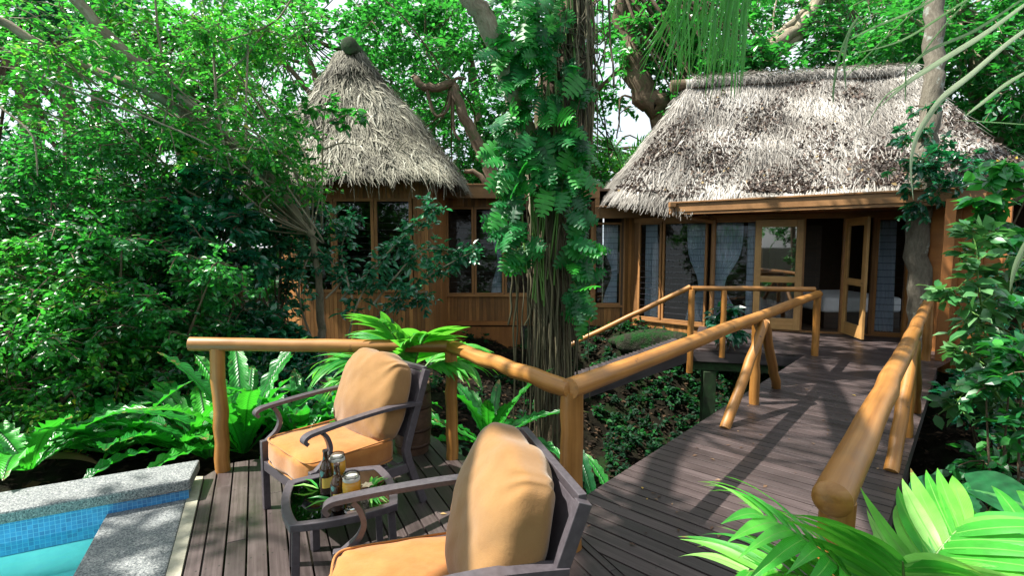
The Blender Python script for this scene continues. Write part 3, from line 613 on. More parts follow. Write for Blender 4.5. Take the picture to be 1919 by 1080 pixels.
# side wall, canopy, gutter
cz = 2.47; c0_ = P(1265, 379, 9.9); c1_ = P(1850, 349, 7.25); CA = V(c0_[0], c0_[1]); CB = V(c1_[0], c1_[1]); CD = unit(CB-CA); cz0, cz1 = c0_[2], c1_[2]; CN = V(CD[1], -CD[0])
M = MB(); M.beam((*CA, cz0-.10), (*CB, cz1-.10), .035, .17); M.beam((*(CA+CN*.012), cz0-.008), (*(CB+CN*.012), cz1-.008), .075, .03)
M.beam((*(CA-CN*.03), cz0-.215), (*(CB-CN*.03), cz1-.215), .06, .05); e_ = CA-CN*.03-CD*.0
M.beam((*(CA-CD*.02), cz0-.08), (*(CA-CN*-.0-CD*.02+V(.25, 1.2)), cz0-.08), .03, .14)
M.build('fascia', FASC, pav, bevel=.004)
M = MB(); top = [CA-CN*.02, CB-CN*.02, CB+V(1.2, 1.2), FB+V(2.5, 1.2), FA+V(.5, 1.0), B2+V(.3, .8), CA+V(.2, .9)]
M.poly(top, 2.27, 2.30, .4); M.build('soffit', PLYM, pav)
M = MB(); gp = P(1262, 384, 9.9); M.beam(gp+V(-.09, -.03, .0), gp+V(.03, -.03, .0), .12, .1); M.build('gutter', FASC, pav, bevel=.01)
dq = cx_(1329, 1.)+V(-.0, -.17); M = MB(); M.tube(curve([gp+V(-.03, 0, -.05), gp+V(-.03, .0, -.13), gp+V(.05, .03, -.19), V(dq[0]-.12, dq[1]-.02, 2.13), V(dq[0]-.01, dq[1], 2.10), V(dq[0], dq[1], 2.0), V(dq[0], dq[1], .0)], 6), .048, 12); M.build('downpipe', FASC, pav, smooth=True)
SA = V(XA(1741, 8.0), 8.0); SB = V(XA(1885, 7.2), 7.2); SC_ = SB+V(1.2, -.2)
M = MB(); M.panel(SA, SB, -.3, 2.45, .03); M.panel(SA, FB+V(.15, .0), 0, 2.3, .03); M.panel(SB+V(.3, 0), SC_, -.3, 2.45, .03); M.build('side_wall', PLYM, pav)
M = MB()
for px in (1784, 1832, 1879): q = on_line(px, SA, SB); M.beam((*(q+V(-.02, -.035)), -.3), (*(q+V(-.02, -.035)), 2.3), .04, .11 if px < 1800 else .06, up=(*unit(SB-SA), 0))
q = G(1762, 676)[:2]; M.beam((q[0], q[1], -.02), (q[0], q[1], 2.3), .1, .12, up=(*CD, 0))
q = fx(1706)+fo*.2; 
M.build('batten', PLYM, pav, bevel=.003)
M = MB(); q = P(1698, 600, 8.9); log(M, (q[0], q[1], 0), (q[0]+.02, q[1], 2.28), .055, 14, 41); M.build('verandah_post', LOG, pav, smooth=True)

# middle wing
wing = thing('timber_wing', (0, WY, 0), 'low brown timber wing with dark windows between the two thatched roofs', 'building')
zq = lambda py: zof(WY, py)
M = MB(); bwall(M, V(wx(815), WY), V(wx(1112), WY), zq(610), zq(553), .085); bwall(M, V(wx(1112), WY), V(wx(1168), WY), zq(611), zq(572), .085)
bwall(M, V(wx(815), WY), V(wx(1076), WY), zq(387), zq(370), .085); bwall(M, V(wx(815), WY-.0), V(wx(836), WY-.0), zq(552.5), zq(387.5), .085)
M.build('wall', WALLM, wing)
M = MB(); bwall(M, V(wx(812), WY-.06), V(wx(972), WY-.06), -2.6, zq(612), .11); M.beam((wx(972), WY-.08, -2.6), (wx(972), WY-.08, zq(598)), .07, .08, up=(1, 0, 0)); M.beam((wx(812), WY-.08, zq(605)), (wx(972), WY-.08, zq(605)), .07, .09); M.build('lower_wall', PLYM, wing)
M = MB(); yf = WY-.45
M.beam((XA(832, yf), yf, zof(yf, 358)), (XA(1122, yf), yf, zof(yf, 358)), .04, .31); M.beam((XA(832, yf), yf-.01, zof(yf, 346)), (XA(1124, yf), yf-.01, zof(yf, 346)), .08, .035)
M.beam((XA(1114, yf), yf+.04, zof(yf, 398)), (XA(1262, yf), yf+.0, zof(yf, 396)), .04, .27); M.beam((XA(1114, yf), yf+.02, zof(yf, 387)), (XA(1262, yf), yf-.02, zof(yf, 386)), .08, .03)
M.beam((XA(1118, yf), yf+.02, zof(yf, 362)), (XA(1118, yf), yf+.02, zof(yf, 408)), .05, .1, up=(1, 0, 0))
M.build('fascia', FASC, wing, bevel=.004)
M = MB(); M.box(XA(832, yf), XA(1120, yf), yf+.03, 15, zq(351), zq(349)); M.box(XA(1120, yf)+.03, XA(1250, yf), yf+.05, 14, zq(394), zq(392)); M.build('roof', PLAST, wing)
for a, b, cu in ((837, 888, None), (889, 945, [(.55, .98, 1)]), (946, 1005, None), (1006, 1076, None)):
    window(wing, V(wx(a), WY), V(wx(b), WY), zq(553), zq(388), .05, curtain=cu)
window(wing, V(wx(1112), WY), V(wx(1165), WY), zq(572), zq(417), .05, curtain=[(.35, .95, 1)])
M = MB(); M.beam((wx(1109), WY-.05, zq(575)), (wx(1109), WY-.05, zq(378)), .1, .08, up=(1, 0, 0)); M.beam((wx(1168)+.03, WY-.03, zq(611)), (wx(1168)+.03, WY-.03, zq(405)), .08, .08, up=(1, 0, 0))
M.beam((wx(815), WY-.03, zq(554)), (wx(1110), WY-.03, zq(554)), .08, .05); M.beam((wx(1110), WY-.032, zq(574)), (wx(1168), WY-.032, zq(574)), .08, .05); M.build('trim', TRIM, wing, bevel=.003)
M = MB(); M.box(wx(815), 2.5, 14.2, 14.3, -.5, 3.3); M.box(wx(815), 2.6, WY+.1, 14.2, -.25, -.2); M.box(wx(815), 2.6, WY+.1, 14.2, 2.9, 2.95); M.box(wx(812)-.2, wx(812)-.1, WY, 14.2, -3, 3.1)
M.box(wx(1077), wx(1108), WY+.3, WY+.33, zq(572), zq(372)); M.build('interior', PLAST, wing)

# left hut
HY = 9.7; hx = lambda px: XA(px, HY, 1.5); hz = lambda py: zof(HY, py)
hut = thing('thatched_hut', (hx(660), HY+1.4, -.5), 'small hut with a steep conical grey thatched roof at the left', 'building')
M = MB(); A = V(hx(562), HY); B = V(hx(810), HY); A2 = V(hx(562)-.55, HY+.45); B_ = V(B[0], HY+2.6)
bwall(M, A, B, hz(372), hz(322), .075); bwall(M, A, B, -1.6, hz(548), .075); bwall(M, V(hx(775), HY), B, hz(547.5), hz(372.5), .075)
bwall(M, A2, A, -1.6, hz(322), .075); bwall(M, A2+V(0, 2.2), A2, -1.6, hz(322), .075); bwall(M, B, B_, -1.6, hz(322), .075)
M.build('wall', WALLM, hut)
for a, b in ((566, 627), (628, 702), (703, 773)): window(hut, V(hx(a), HY), V(hx(b), HY), hz(548), hz(372), .055, mat=glass('hut_pane%d' % a, (.42, .48, .55), .06) if a == 566 else bpy.data.materials['hut_pane566'])
M = MB(); M.box(A2[0]+.1, B[0]-.1, HY+2.5, HY+2.6, -1, 3.2); M.box(A2[0]+.1, B[0]-.1, HY+.55, HY+2.5, .3, .35); M.box(A2[0]+.1, B[0]-.1, HY+.1, HY+2.6, 2.75, 2.8); M.build('interior', PLAST, hut)

# ------------------------------------------------------------------ thatch
def strands(M, Sf, n, rg, L=(.25, .55), wd=.016, lift=.03, jit=.16, vr=(0, 1), dark=None, curl=.0):
    u = rg.random(n); v = vr[0]+(vr[1]-vr[0])*rg.random(n)
    e = 1e-3; p = Sf(u, v); du = Sf(u+e, v)-p; dv = p-Sf(u, np.maximum(v-e*5, -.02)); 
    dn = unit(-dv); nn = unit(np.cross(du, dv)); nn = np.where(nn[:, 2:3] < 0, -nn, nn); sd = unit(np.cross(dn, nn))
    ln = (L[0]+(L[1]-L[0])*rg.random(n))[:, None]; ang = rg.normal(0, jit, n)[:, None]; d = unit(dn+sd*ang+nn*rg.normal(.02, .05, n)[:, None])
    s2 = unit(np.cross(d, nn)); off = nn*(rg.random(n)*.05)[:, None]; w_ = (wd*(.5+rg.random(n)))[:, None]
    lf = nn*(lift*(rg.random(n)+.2))[:, None]; cv = sd*(rg.normal(0, .05+curl, n))[:, None]*ln
    a = p+off; b = a+d*ln*.55+lf; c = a+d*ln+lf*.9+cv-V(0, 0, 1)*(.08*ln)
    v_ = np.stack([a-s2*w_/2, a+s2*w_/2, b-s2*w_/2, b+s2*w_/2, c-s2*w_*.2, c+s2*w_*.2], 1).reshape(-1, 3)
    base = (np.arange(n)*6)[:, None, None]; f = (base+np.array([[0, 1, 3, 2], [2, 3, 5, 4]])[None]).reshape(-1, 4)
    patch = .5+.25*np.sin(p[:, 0]*2.3+p[:, 2]*1.7)*np.sin(p[:, 2]*2.9-p[:, 0]*1.1+p[:, 1])
    r = np.clip(rg.normal(0, .22, n)+patch, 0, 1); M.add(v_, f, np.repeat(r, 6))
# hut roof: rounded pyramid, section by section
secs = [(9.15, 322, 846), (9.5, 292, 826), (9.9, 257, 801), (10.3, 205, 763), (10.6, 158, 716), (10.8, 122, 688), (10.95, 96, 672)]
tab = []
for i, (Y, py, px) in enumerate(secs):
    X = XA(px, Y, 3); cxx = -3.02-.42*i/6; hw = X-cxx; tab.append((zof(Y, py), hw, (11.05-Y), cxx, 11.05, 5.-3.0*i/6))
tab = np.array(tab)
_th = np.linspace(0, 2*pi, 2001); _c = np.cos(_th); _s = np.sin(_th); _x = np.sign(_c)*np.abs(_c)**.5; _y = np.sign(_s)*np.abs(_s)**.5
_cu = np.concatenate([[0], np.cumsum(np.hypot(np.diff(_x), np.diff(_y)))]); _cu /= _cu[-1]
def hutS(u, v):
    vv = np.clip(v, 0, 1)*6; i = np.minimum(vv.astype(int), 5); f = (vv-i)[:, None]; q = tab[i]*(1-f)+tab[i+1]*f
    th = np.interp(u % 1., _cu, _th); c, s = np.cos(th), np.sin(th); ex = 2/q[:, 5]; x = np.sign(c)*np.abs(c)**ex; y = np.sign(s)*np.abs(s)**ex
    z = q[:, 0]+.03*np.sin(th*9+vv)*(vv < 1)+np.where(v < 0, v*8, 0)
    return np.stack([q[:, 3]+q[:, 1]*x, q[:, 4]+q[:, 2]*y, z], 1)
def surf(Sf, nu, nv):
    u, v = np.meshgrid(np.linspace(0, 1, nu), np.linspace(0, 1, nv), indexing='ij'); return Sf(u.ravel(), v.ravel()).reshape(nu, nv, 3)
M = MB(); M.grid(surf(hutS, 90, 24)); q0 = surf(hutS, 90, 24)[:, 0]; q1 = q0.copy(); q1[:, 2] -= .14; q1[:, :2] = tab[0][[3, 4]]+(q1[:, :2]-tab[0][[3, 4]])*.93; q2 = q1.copy(); q2[:, :2] = tab[0][[3, 4]]+(q2[:, :2]-tab[0][[3, 4]])*.5; q2[:, 2] += .3
M.grid(np.stack([q0, q1, q2], 1)); rf = M.build('thatched_roof', THB, hut, smooth=True)
rg = np.random.default_rng(31); M = MB(); strands(M, hutS, 52000, rg, (.22, .5), .011, .035, .2, curl=.05)
strands(M, hutS, 5000, rg, (.12, .26), .012, .02, .25, (0, .03)); strands(M, hutS, 3500, rg, (.3, .6), .02, .09, .5, (.05, .9))
M.build('thatch_strand', T_TAN, rf)
M = MB(); ap_ = P(660, 92, 10.9); M.lathe([(.46, -.50), (.33, -.3), (.2, -.12), (.15, .0), (.02, .03)], ap_+V(0, .15, .02), 20, .5); strands(M, lambda u, v: ap_+V(0, .15, -.48)+np.stack([(.47-.32*v)*np.cos(u*6.283), (.47-.32*v)*np.sin(u*6.283), v*.46], 1), 1500, rg, (.15, .3), .012, .02, .3); M.build('roof_cap', T_TAN, hut, smooth=True)
M = MB(); M.tube([ap_+V(0, -.22, .0), ap_+V(0, .5, .02)], .17, 18, rough=.04, seed=3, dome=.1); M.tube([ap_+V(0, -.25, 0), ap_+V(0, -.245, .0)], .04, 10); M.build('finial_log', STILT, hut, smooth=True)
# pavilion roof
RA = P(1292, 163, 12.3); RB = P(1712, 140, 11.9); nR = 11
ea = [P(1156, 362, 11.0), P(1198, 370, 10.5), P(1262, 376, 10.1), P(1330, 370, 9.95), P(1600, 362, 8.9), P(1850, 347, 7.8), P(1925, 335, 7.9), V(11.0, 10.2, 2.6), V(11, 15, 2.6), V(4.5, 16, 2.6), V(2.0, 13.2, 2.6), P(1156, 362, 11.0)]
ri = [RA, RA+(RB-RA)*.01, RA+(RB-RA)*.04, RA+(RB-RA)*.15, RA+(RB-RA)*.6, RB-(RB-RA)*.01, RB, RB+V(0, .1, 0), RB+V(0, .2, 0), RA+V(0, .2, 0), RA+V(0, .1, 0), RA]
ea = np.array(ea); ri = np.array(ri); cum = np.concatenate([[0], np.cumsum(np.linalg.norm(np.diff(ea, axis=0), axis=1))]); cum /= cum[-1]
def pavS(u, v):
    E = np.stack([np.interp(u % 1., cum, ea[:, k]) for k in range(3)], 1); R_ = np.stack([np.interp(u % 1., cum, ri[:, k]) for k in range(3)], 1)
    vv = np.clip(v, -.05, 1)[:, None]; p = E*(1-vv)+R_*vv; s = np.sin(np.clip(v, 0, 1)*pi)
    p[:, 2] -= .10*s; p[:, 2] += .035*np.sin(p[:, 0]*3.1+p[:, 1])*np.sin(v*9)+.03*np.sin(u*90); return p
M = MB(); GS = surf(pavS, 160, 26); M.grid(GS); q0 = GS[:, 0]; cen = q0.mean(0); q1 = q0.copy(); q1[:, 2] -= .16; q1[:, :2] = cen[:2]+(q1[:, :2]-cen[:2])*.985; q2 = q1.copy(); q2[:, :2] = cen[:2]+(q2[:, :2]-cen[:2])*.8; q2[:, 2] += .35
M.grid(np.stack([q0, q1, q2], 1)); pr = M.build('thatched_roof', THB, pav, smooth=True)
M = MB(); fr_ = cum[6]+.02; Sfr = lambda u, v: pavS(u*fr_, v)
strands(M, Sfr, 85000, rg, (.2, .5), .0115, .028, .15); strands(M, Sfr, 7000, rg, (.12, .3), .014, .02, .3, (0, .04)); strands(M, Sfr, 6000, rg, (.3, .7), .014, .06, .3, (.05, .95))
strands(M, lambda u, v: pavS(.93+u*.07, v), 5000, rg, (.2, .5), .017, .03, .2); M.build('thatch_strand', T_GREY, pr)
M = MB(); rd = RB-RA; kk = 14; pth = RA+rd*np.linspace(-.02, 1.01, kk)[:, None]+V(0, 0, .04); pth[:, 2] += rg.normal(0, .014, kk); M.tube(pth, .15+rg.normal(0, .012, kk), 16, rough=.06, seed=7, r=.8)
strands(M, lambda u, v: RA+rd*u[:, None]+np.stack([0*u, -.17*np.cos(v*2), .04+.17*np.sin(v*2)], 1), 1600, rg, (.1, .25), .011, .015, 1.2); M.build('ridge_roll', T_GREY, pav, smooth=True)
M = MB(); M.tube([RA-unit(rd)*.42+V(0, 0, .05), RA+unit(rd)*.3+V(0, 0, .05)], .13, 14, rough=.06, dome=.1); M.build('ridge_log', BARK, pav, smooth=True)
M = MB(); log(M, RA+V(.0, -.17, -.06), RB+V(0, -.17, -.05), .014, 6, 3); M.build('ridge_batten', DARKW, pav)
# fallen leaves lying on the pavilion roof
n = 26000; u = rg.random(n)*fr_; v = rg.random(n)**1.25*.93; p = pavS(u, v); key = np.sin(p[:, 0]*1.9+1.)*np.sin(p[:, 2]*3.1+p[:, 0]*.7)+.6*np.sin(p[:, 0]*4.3-p[:, 2]*5.)+rg.normal(0, .5, n)-(v*1.3)
k = key > -.25; p = p[k]; v = v[k]; nn = np.tile(V(-.2, -.6, .75), (len(p), 1)); M = MB(); leaves(M, p+nn*.06*(1+rg.random((len(p), 1))), rg.normal(0, 1, (len(p), 3))*V(1, .6, .7), nn+rg.normal(0, .5, nn.shape), (.045+.05*rg.random(len(p))), 'tri', 1.4, rg, np.clip(rg.random(len(p))**1.9*1.02, 0, 1)*np.where(rg.random(len(p)) < .99, .93, 1))
tag(M.build('fallen_leaves', L_LIT), kind='stuff')
# ------------------------------------------------------------------ armchairs
def cushion(w, d, h, seed, e=4.5, puff=.02, wr=.006, N=34, taper=0., corner=0.):
    """soft closed cushion centred on the origin: superellipsoid box with bulge and folds"""
    rg = np.random.default_rng(seed); M = MB(); F = []
    lin = np.sin(np.linspace(-1, 1, N)*pi/2)
    a, b = np.meshgrid(lin, lin, indexing='ij'); one = np.ones_like(a); ph = rg.random(12)*6.28
    for sx in range(3):
        for sg in (-1, 1):
            c = [None]*3; c[sx] = one*sg; c[(sx+1) % 3] = a; c[(sx+2) % 3] = b; p = np.stack(c, -1)
            r = (np.abs(p)**e).sum(-1, keepdims=True)**(1/e); q = p/r; x, y, z = q[..., 0], q[..., 1], q[..., 2]
            f = (1-x**2)*(1-y**2); z2 = z*h/2+np.sign(z)*puff*f*(abs(z) > .2)
            cr = np.clip(np.abs(x*y), 0, 1); z2 = z2*(1-corner*cr**2)
            fold = wr*(np.sin(x*4+y*3+ph[0])*np.sin(y*4-x*2+ph[1])+.25*np.sin(x*17+ph[2]+6*y)*np.sin(y*7+ph[3])+1.0*np.sin(np.arctan2(np.abs(y)-1.05, np.abs(x)-1.05)*13+ph[4]+x)*cr**1.5)
            X = x*w/2*(1-taper*(y+1)/2)+fold*.5; Y = y*d/2+wr*np.sin(x*8+ph[5])*1.2; p2 = np.stack([X, Y, z2+fold], -1)
            M.grid(p2, .5, flip=(sg > 0) == False)
    return M
def xf(M, mat3, t):
    for i in range(len(M.v)): M.v[i] = M.v[i]@np.array(mat3).T+np.array(t)
    return M
def rotx(a): return [[1, 0, 0], [0, cos(a), -sin(a)], [0, sin(a), cos(a)]]
def sweep_flat(M, pts, w, h, axis=(1, 0, 0)):      # flat bar along a curve lying in the y-z plane, wide along x
    p = curve(pts, 6); T = unit(np.gradient(p, axis=0)); X = np.array(axis, float); vs = []
    for i in range(len(p)):
        n = unit(np.cross(T[i], X))
        for a, b in ((-1, -1), (1, -1), (1, 1), (-1, 1)): vs.append(p[i]+X*a*w/2+n*b*h/2)
    m = len(p); idx = np.arange(m*4).reshape(m, 4); a = idx[:-1]; c = idx[1:]
    M.add(vs, np.concatenate([np.stack([a, np.roll(a, -1, 1), np.roll(c, -1, 1), c], -1).reshape(-1, 4), [[3, 2, 1, 0]], [[m*4-4, m*4-3, m*4-2, m*4-1]]]), .5)
def armchair(loc, rz, label, seed, lean=0.):
    t = thing('armchair', loc, label, 'armchair', 'metal armchairs with cushions on the deck', rz)
    for s in (-1, 1):
        x = s*.325
        M = MB(); M.beam((x, .335, 0), (x, .335, .44), .034, .042, up=(0, 1, 0)); M.build('leg', METAL, t, bevel=.004, local=True)
        M = MB(); sweep_flat(M, [(x, -.39, 0), (x, -.33, .16), (x, -.27, .34), (x, -.28, .44), (x, -.43, .86)], .034, .048); M.build('leg', METAL, t, bevel=.003, local=True)
        M = MB(); sweep_flat(M, [(x, -.375, .655), (x, -.15, .672), (x, .1, .665), (x, .3, .65), (x, .36, .64), (x, .38, .62), (x, .365, .598)], .052, .020)
        sweep_flat(M, [(x, .335, .42), (x, .30, .445), (x, .255, .485), (x, .235, .54), (x, .25, .60), (x, .275, .635)], .032, .022); M.build('armrest', METAL, t, bevel=.003, local=True)
    M = MB()
    for s in (-1, 1): M.beam((s*.325, .31, .285), (s*.325, -.275, .265), .026, .06)
    M.beam((-.306, .335, .285), (.306, .335, .285), .03, .06); M.beam((-.306, -.275, .265), (.306, -.275, .265), .03, .06)
    for i in range(6): M.beam((-.306, .27-.1*i, .30), (.306, .27-.1*i, .30), .04, .008)
    M.build('seat_frame', METAL, t, bevel=.003, local=True)
    M = MB(); M.beam((0, -.288, .44), (0, -.425, .84), .62, .014, up=(0, 1, .33)); M.beam((-.31, -.433, .86), (.31, -.433, .86), .03, .03); M.build('back_panel', METAL, t, bevel=.003, local=True)
    M = cushion(.61, .60, .165, seed, 5.5, .018, .005); xf(M, rotx(radians(1.5)), (0, .065, .39)); sc = M.build('seat_cushion', ORANGE, t, smooth=True, local=True)
    M = MB()
    for zc in (.325, .465):
        th = np.linspace(0, 2*pi, 60); ex = 2/9.; q = np.stack([np.sign(np.cos(th))*np.abs(np.cos(th))**ex*.288, .065+np.sign(np.sin(th))*np.abs(np.sin(th))**ex*.284, np.full(60, zc)], 1); M.tube(q, .0055, 6, caps=False)
    M.build('piping', ORANGE, sc, smooth=True, local=True)
    M = cushion(.63, .56, .20, seed+3, 4.4, .045, .008, taper=.05, corner=.4, N=60); xf(M, rotx(radians(108)), (0, -.232, .675)); M.build('back_cushion', TAN, t, smooth=True, local=True)
    return t
def face(fx_, fy_): return math.atan2(fy_, fx_)-pi/2
fl = V(-1.58, 3.20); 
c1f = unit(V(-.68, -.73)); c1s = V(-c1f[1], c1f[0]); m1 = (G(494, 946)[:2]+G(571, 1037)[:2])/2; o1 = m1-c1f*.335+V(.045, -.01)
armchair((o1[0], o1[1], 0), face(*c1f), 'farther armchair with faded orange seat cushion facing the pool by the wooden barrel', 11)
armchair((-.28, 1.72, 0), face(-.96, -.27), 'nearest armchair with the large tan back cushion seen from its side', 23)
# ------------------------------------------------------------------ side table and drinks
TC = V(-.84, 2.41); TU = unit(V(.91, .41)); TV = V(-TU[1], TU[0]); TZ = .45
tb = thing('side_table', (TC[0], TC[1], 0), 'small metal side table with a dark glass top between the two armchairs', 'table', rz=math.atan2(TU[1], TU[0]))
def bowed(h, bow, n=9):
    q = []
    for k in range(4):
        a = k*pi/2
        for i in range(n-1):
            t = -1+2*i/(n-1); x, y = t*h, -(h+bow*(1-t*t)); q.append((x*cos(a)-y*sin(a), x*sin(a)+y*cos(a)))
    return q
po = bowed(.232, .032); pi_ = bowed(.198, .026); n = len(po); M = MB()
vs = [(x, y, TZ) for x, y in po]+[(x, y, TZ-.004) for x, y in pi_]+[(x, y, TZ-.035) for x, y in po]+[(x, y, TZ-.03) for x, y in pi_]
f = []
for i in range(n):
    j = (i+1) % n; f += [(i, j, n+j, n+i), (2*n+i, 2*n+j, j, i), (n+i, n+j, 3*n+j, 3*n+i), (3*n+i, 3*n+j, 2*n+j, 2*n+i)]
M.add(vs, f, .5); M.build('top_rim', METAL, tb, bevel=.004, local=True)
M = MB(); M.poly([(x*.995, y*.995) for x, y in pi_], TZ-.014, TZ-.008, .5); M.build('glass_top', TGLASS, tb, local=True)
for sx in (-1, 1):
    for sy in (-1, 1): M = MB(); M.beam((sx*.205, sy*.205, TZ-.03), (sx*.222, sy*.222, 0), .034, .034, up=(1, 0, 0)); M.build('leg', METAL, tb, bevel=.003, local=True)
AMBER = newmat('brown_bottle_glass'); b = AMBER[2]; b.inputs['Base Color'].default_value = (.035, .014, .006, 1); b.inputs['Roughness'].default_value = .08; b.inputs['Coat Weight'].default_value = .6; AMBER = AMBER[0]
m, t, b = newmat('golden_beer'); b.inputs['Base Color'].default_value = (1., .50, .06, 1); b.inputs['Roughness'].default_value = .3; b.inputs['Coat Weight'].default_value = .2; BEER = m
FOAM = plain('beer_foam', (.85, .82, .72), .6); LBL = plain('yellow_label', (.62, .42, .08), .5)
zt = TZ-.008
def bottle(px, py, label):
    p = G(px, py, zt); t = thing('beer_bottle', p, label, 'bottle', 'brown beer bottles on the side table')
    M = MB(); M.lathe([(0, 0), (.028, 0), (.031, .004), (.031, .115), (.029, .13), (.02, .15), (.0145, .165), (.0125, .205), (.0145, .207), (.0145, .216), (.011, .217), (.009, .21), (0, .2)], p, 26, .5); M.build('glass', AMBER, t, smooth=True)
    M = MB(); M.grid([[p+V(.0316*cos(a), .0316*sin(a), z) for z in (.035, .085)] for a in np.linspace(-1.9, .5, 12)], .5); M.build('label', LBL, t, smooth=True); 
def beer(px, py, label, s=1.):
    p = G(px, py, zt); t = thing('beer_glass', p, label, 'glass', 'stemmed glasses of beer on the side table')
    M = MB(); M.lathe([(0, .002), (.032*s, .002), (.030*s, .006), (.006*s, .010), (.0045*s, .035), (.008*s, .048), (.028*s, .068), (.037*s, .095), (.038*s, .12), (.035*s, .15), (.032*s, .178), (.0305*s, .178), (.0335*s, .15)], p, 28, .5); M.build('glass', CLEAR, t, smooth=True)
    M = MB(); M.lathe([(0, .052), (.008*s, .053), (.0265*s, .071), (.0352*s, .096), (.0362*s, .12), (.0345*s, .146), (0, .146)], p, 28, .5); M.build('beer', BEER, t, smooth=True)
    M = MB(); M.lathe([(.0345*s, .1462), (.0335*s, .158), (.028*s, .161), (0, .1605)], p, 28, .5); M.build('foam', FOAM, t, smooth=True)
bottle(612, 924, 'brown beer bottle standing farther back, beside the farther glass')
bottle(633, 955, 'brown beer bottle in front, standing left of the nearer beer glass')
beer(633, 916, 'stemmed glass of beer farther from the camera, behind the bottles', 1.12); beer(660, 958, 'stemmed glass of golden beer nearest the camera on the table', 1.12)
rg = np.random.default_rng(4)
for (px, py, a, b_, nn, lb_) in ((632, 938, 568, 946, 2, 'long narrow green leaf pointing left from between the two bottles'), (600, 918, 570, 912, 2, 'short narrow leaf left of the farther bottle'), (690, 925, 718, 950, 5, 'fan of narrow leaves right of the nearer beer glass, tips towards the camera'), (690, 920, 712, 898, 4, 'fan of narrow leaves behind the small cream flower')):
    A = G(px, py, zt+.004); B = G(a, b_, zt+.004); d = B-A; k = nn; bp_ = A+d*.1+np.zeros((k, 3)); dd = d+np.cross(d, V(0, 0, 1))*np.linspace(-.35, .35, k)[:, None]+V(0, 0, .035); M = MB()
    leaves(M, bp_, dd, V(0, 0, 1)+rg.normal(0, .2, (k, 3)), .13, 'long', .6, rg); tag(M.build('leaf_sprig', L_PALM, smooth=True), lb_, 'leaf sprig', 'leaf sprigs on the glass table')
M = MB(); q = G(688, 913, zt+.012); leaves(M, np.tile(q, (6, 1)), unit(np.stack([np.cos(np.arange(6)*1.05), np.sin(np.arange(6)*1.05), .5*np.ones(6)], 1)), np.tile(V(0, 0, 1), (6, 1)), .035, 'oval', 1.4, rg, np.full(6, .5))
tag(M.build('flower', plain('cream_petal', (.75, .6, .38), .6), smooth=True), 'small cream flower on the side table beside the nearer glass', 'flower')
# barrel planter
bp = G(768, 856); bp[1] += .12
br = thing('wooden_barrel', bp, 'dark wooden barrel planter behind the farther armchair holding a young palm', 'planter')
M = MB(); nst = 20
prof = [(.125, 0), (.145, .12), (.155, .28), (.15, .45), (.14, .56), (.122, .56), (.12, .5), (0, .5)]
M.lathe(prof, bp, 40, .5); M.build('stave_body', BARREL, br, smooth=True)
for z, r in ((.07, .139), (.2, .153), (.38, .1555), (.5, .148)):
    M = MB(); M.lathe([(r-.002, z-.014), (r+.003, z-.012), (r+.003, z+.012), (r-.002, z+.014)], bp, 40, .5); M.build('hoop', BAND, br, smooth=True)

# ------------------------------------------------------------------ palms, ferns
def strap(M, base, d, up, L, W, droop, r, nseg=9, fold=.25, tipw=.15, twist=0.):
    d = unit(d); x = unit(np.cross(d, up)); z = np.cross(x, d); t = np.linspace(0, 1, nseg)
    th = -droop*t; p = [np.array(base, float)]; T = []
    for i in range(nseg):
        a = th[i]; v = d*cos(a)+z*sin(a); T.append(v)
        if i: p.append(p[-1]+v*L/(nseg-1))
    w_ = W*np.clip(np.sin(np.clip(t*.93+.07, 0, 1)**.62*pi), tipw*(1-t)+.02, 1); pts = []
    for i in range(nseg):
        n = unit(np.cross(x, T[i])); xx = x*cos(twist*t[i])+n*sin(twist*t[i])
        pts.append([p[i]-xx*w_[i]/2+n*fold*w_[i]/2, p[i]-xx*w_[i]/4+n*fold*w_[i]/6, p[i], p[i]+xx*w_[i]/4+n*fold*w_[i]/6, p[i]+xx*w_[i]/2+n*fold*w_[i]/2])
    M.grid(np.array(pts), r, tuv=np.stack(np.broadcast_arrays(t[:, None], np.linspace(-1, 1, 5)[None], 0.), -1))
def frond(M, St, base, d, L, ll, lw, n, droop=.9, rg=RG, up=V(0, 0, 1), spread=1.1, ld=.7, r0=.012, start=.25, fwd=.55, fold=.3, tone=.5):
    d = unit(d); x = unit(np.cross(d, up)); z = np.cross(x, d); m = 24; pts = [np.array(base, float)]; Ts = []
    for i in range(m):
        a = -droop*(i/m)**1.3; v = d*cos(a)+z*sin(a); Ts.append(v); pts.append(pts[-1]+v*L/m)
    Ts.append(Ts[-1]); pts = np.array(pts); St.tube(pts, np.linspace(r0, r0*.25, m+1), 6, r=.6)
    for s in (-1, 1):
        for k in range(n):
            t = start+(1-start)*(k+.5*(s > 0)*.5)/n; i = min(int(t*m), m-1); p = pts[i]+(pts[i+1]-pts[i])*(t*m-i); T = Ts[i]; nn = unit(np.cross(x, T))
            k_ = fwd+.5*t; dd = unit(T*k_+x*s*spread*(1-.35*t)+nn*(.25+rg.normal(0, .06))); l = ll*(.55+.6*math.sin(min(1, (t-start)/(1-start)*.9+.12)*pi)**.6)*(.92+.16*rg.random())
            strap(M, p, dd, nn, l, lw*(.8+.3*rg.random()), ld*(.7+.6*rg.random()), np.clip(tone+rg.normal(0, .18), 0, 1), fold=fold, twist=rg.normal(0, .2))
def palm(name, base, fr, label, cat='palm', mat=L_PALM, ll=.35, lw=.045, n=12, seed=1, **kw):
    rg = np.random.default_rng(seed); t = thing(name, base, label, cat); M = MB(); St = MB()
    for (d, L, dr) in fr: frond(M, St, np.array(base)+V(*(rg.normal(0, .015, 3))), V(*d), L, ll, lw, n, dr, rg, **kw)
    M.build('leaflet', mat, t, smooth=True); St.build('stem', STEMG, t, smooth=True); return t
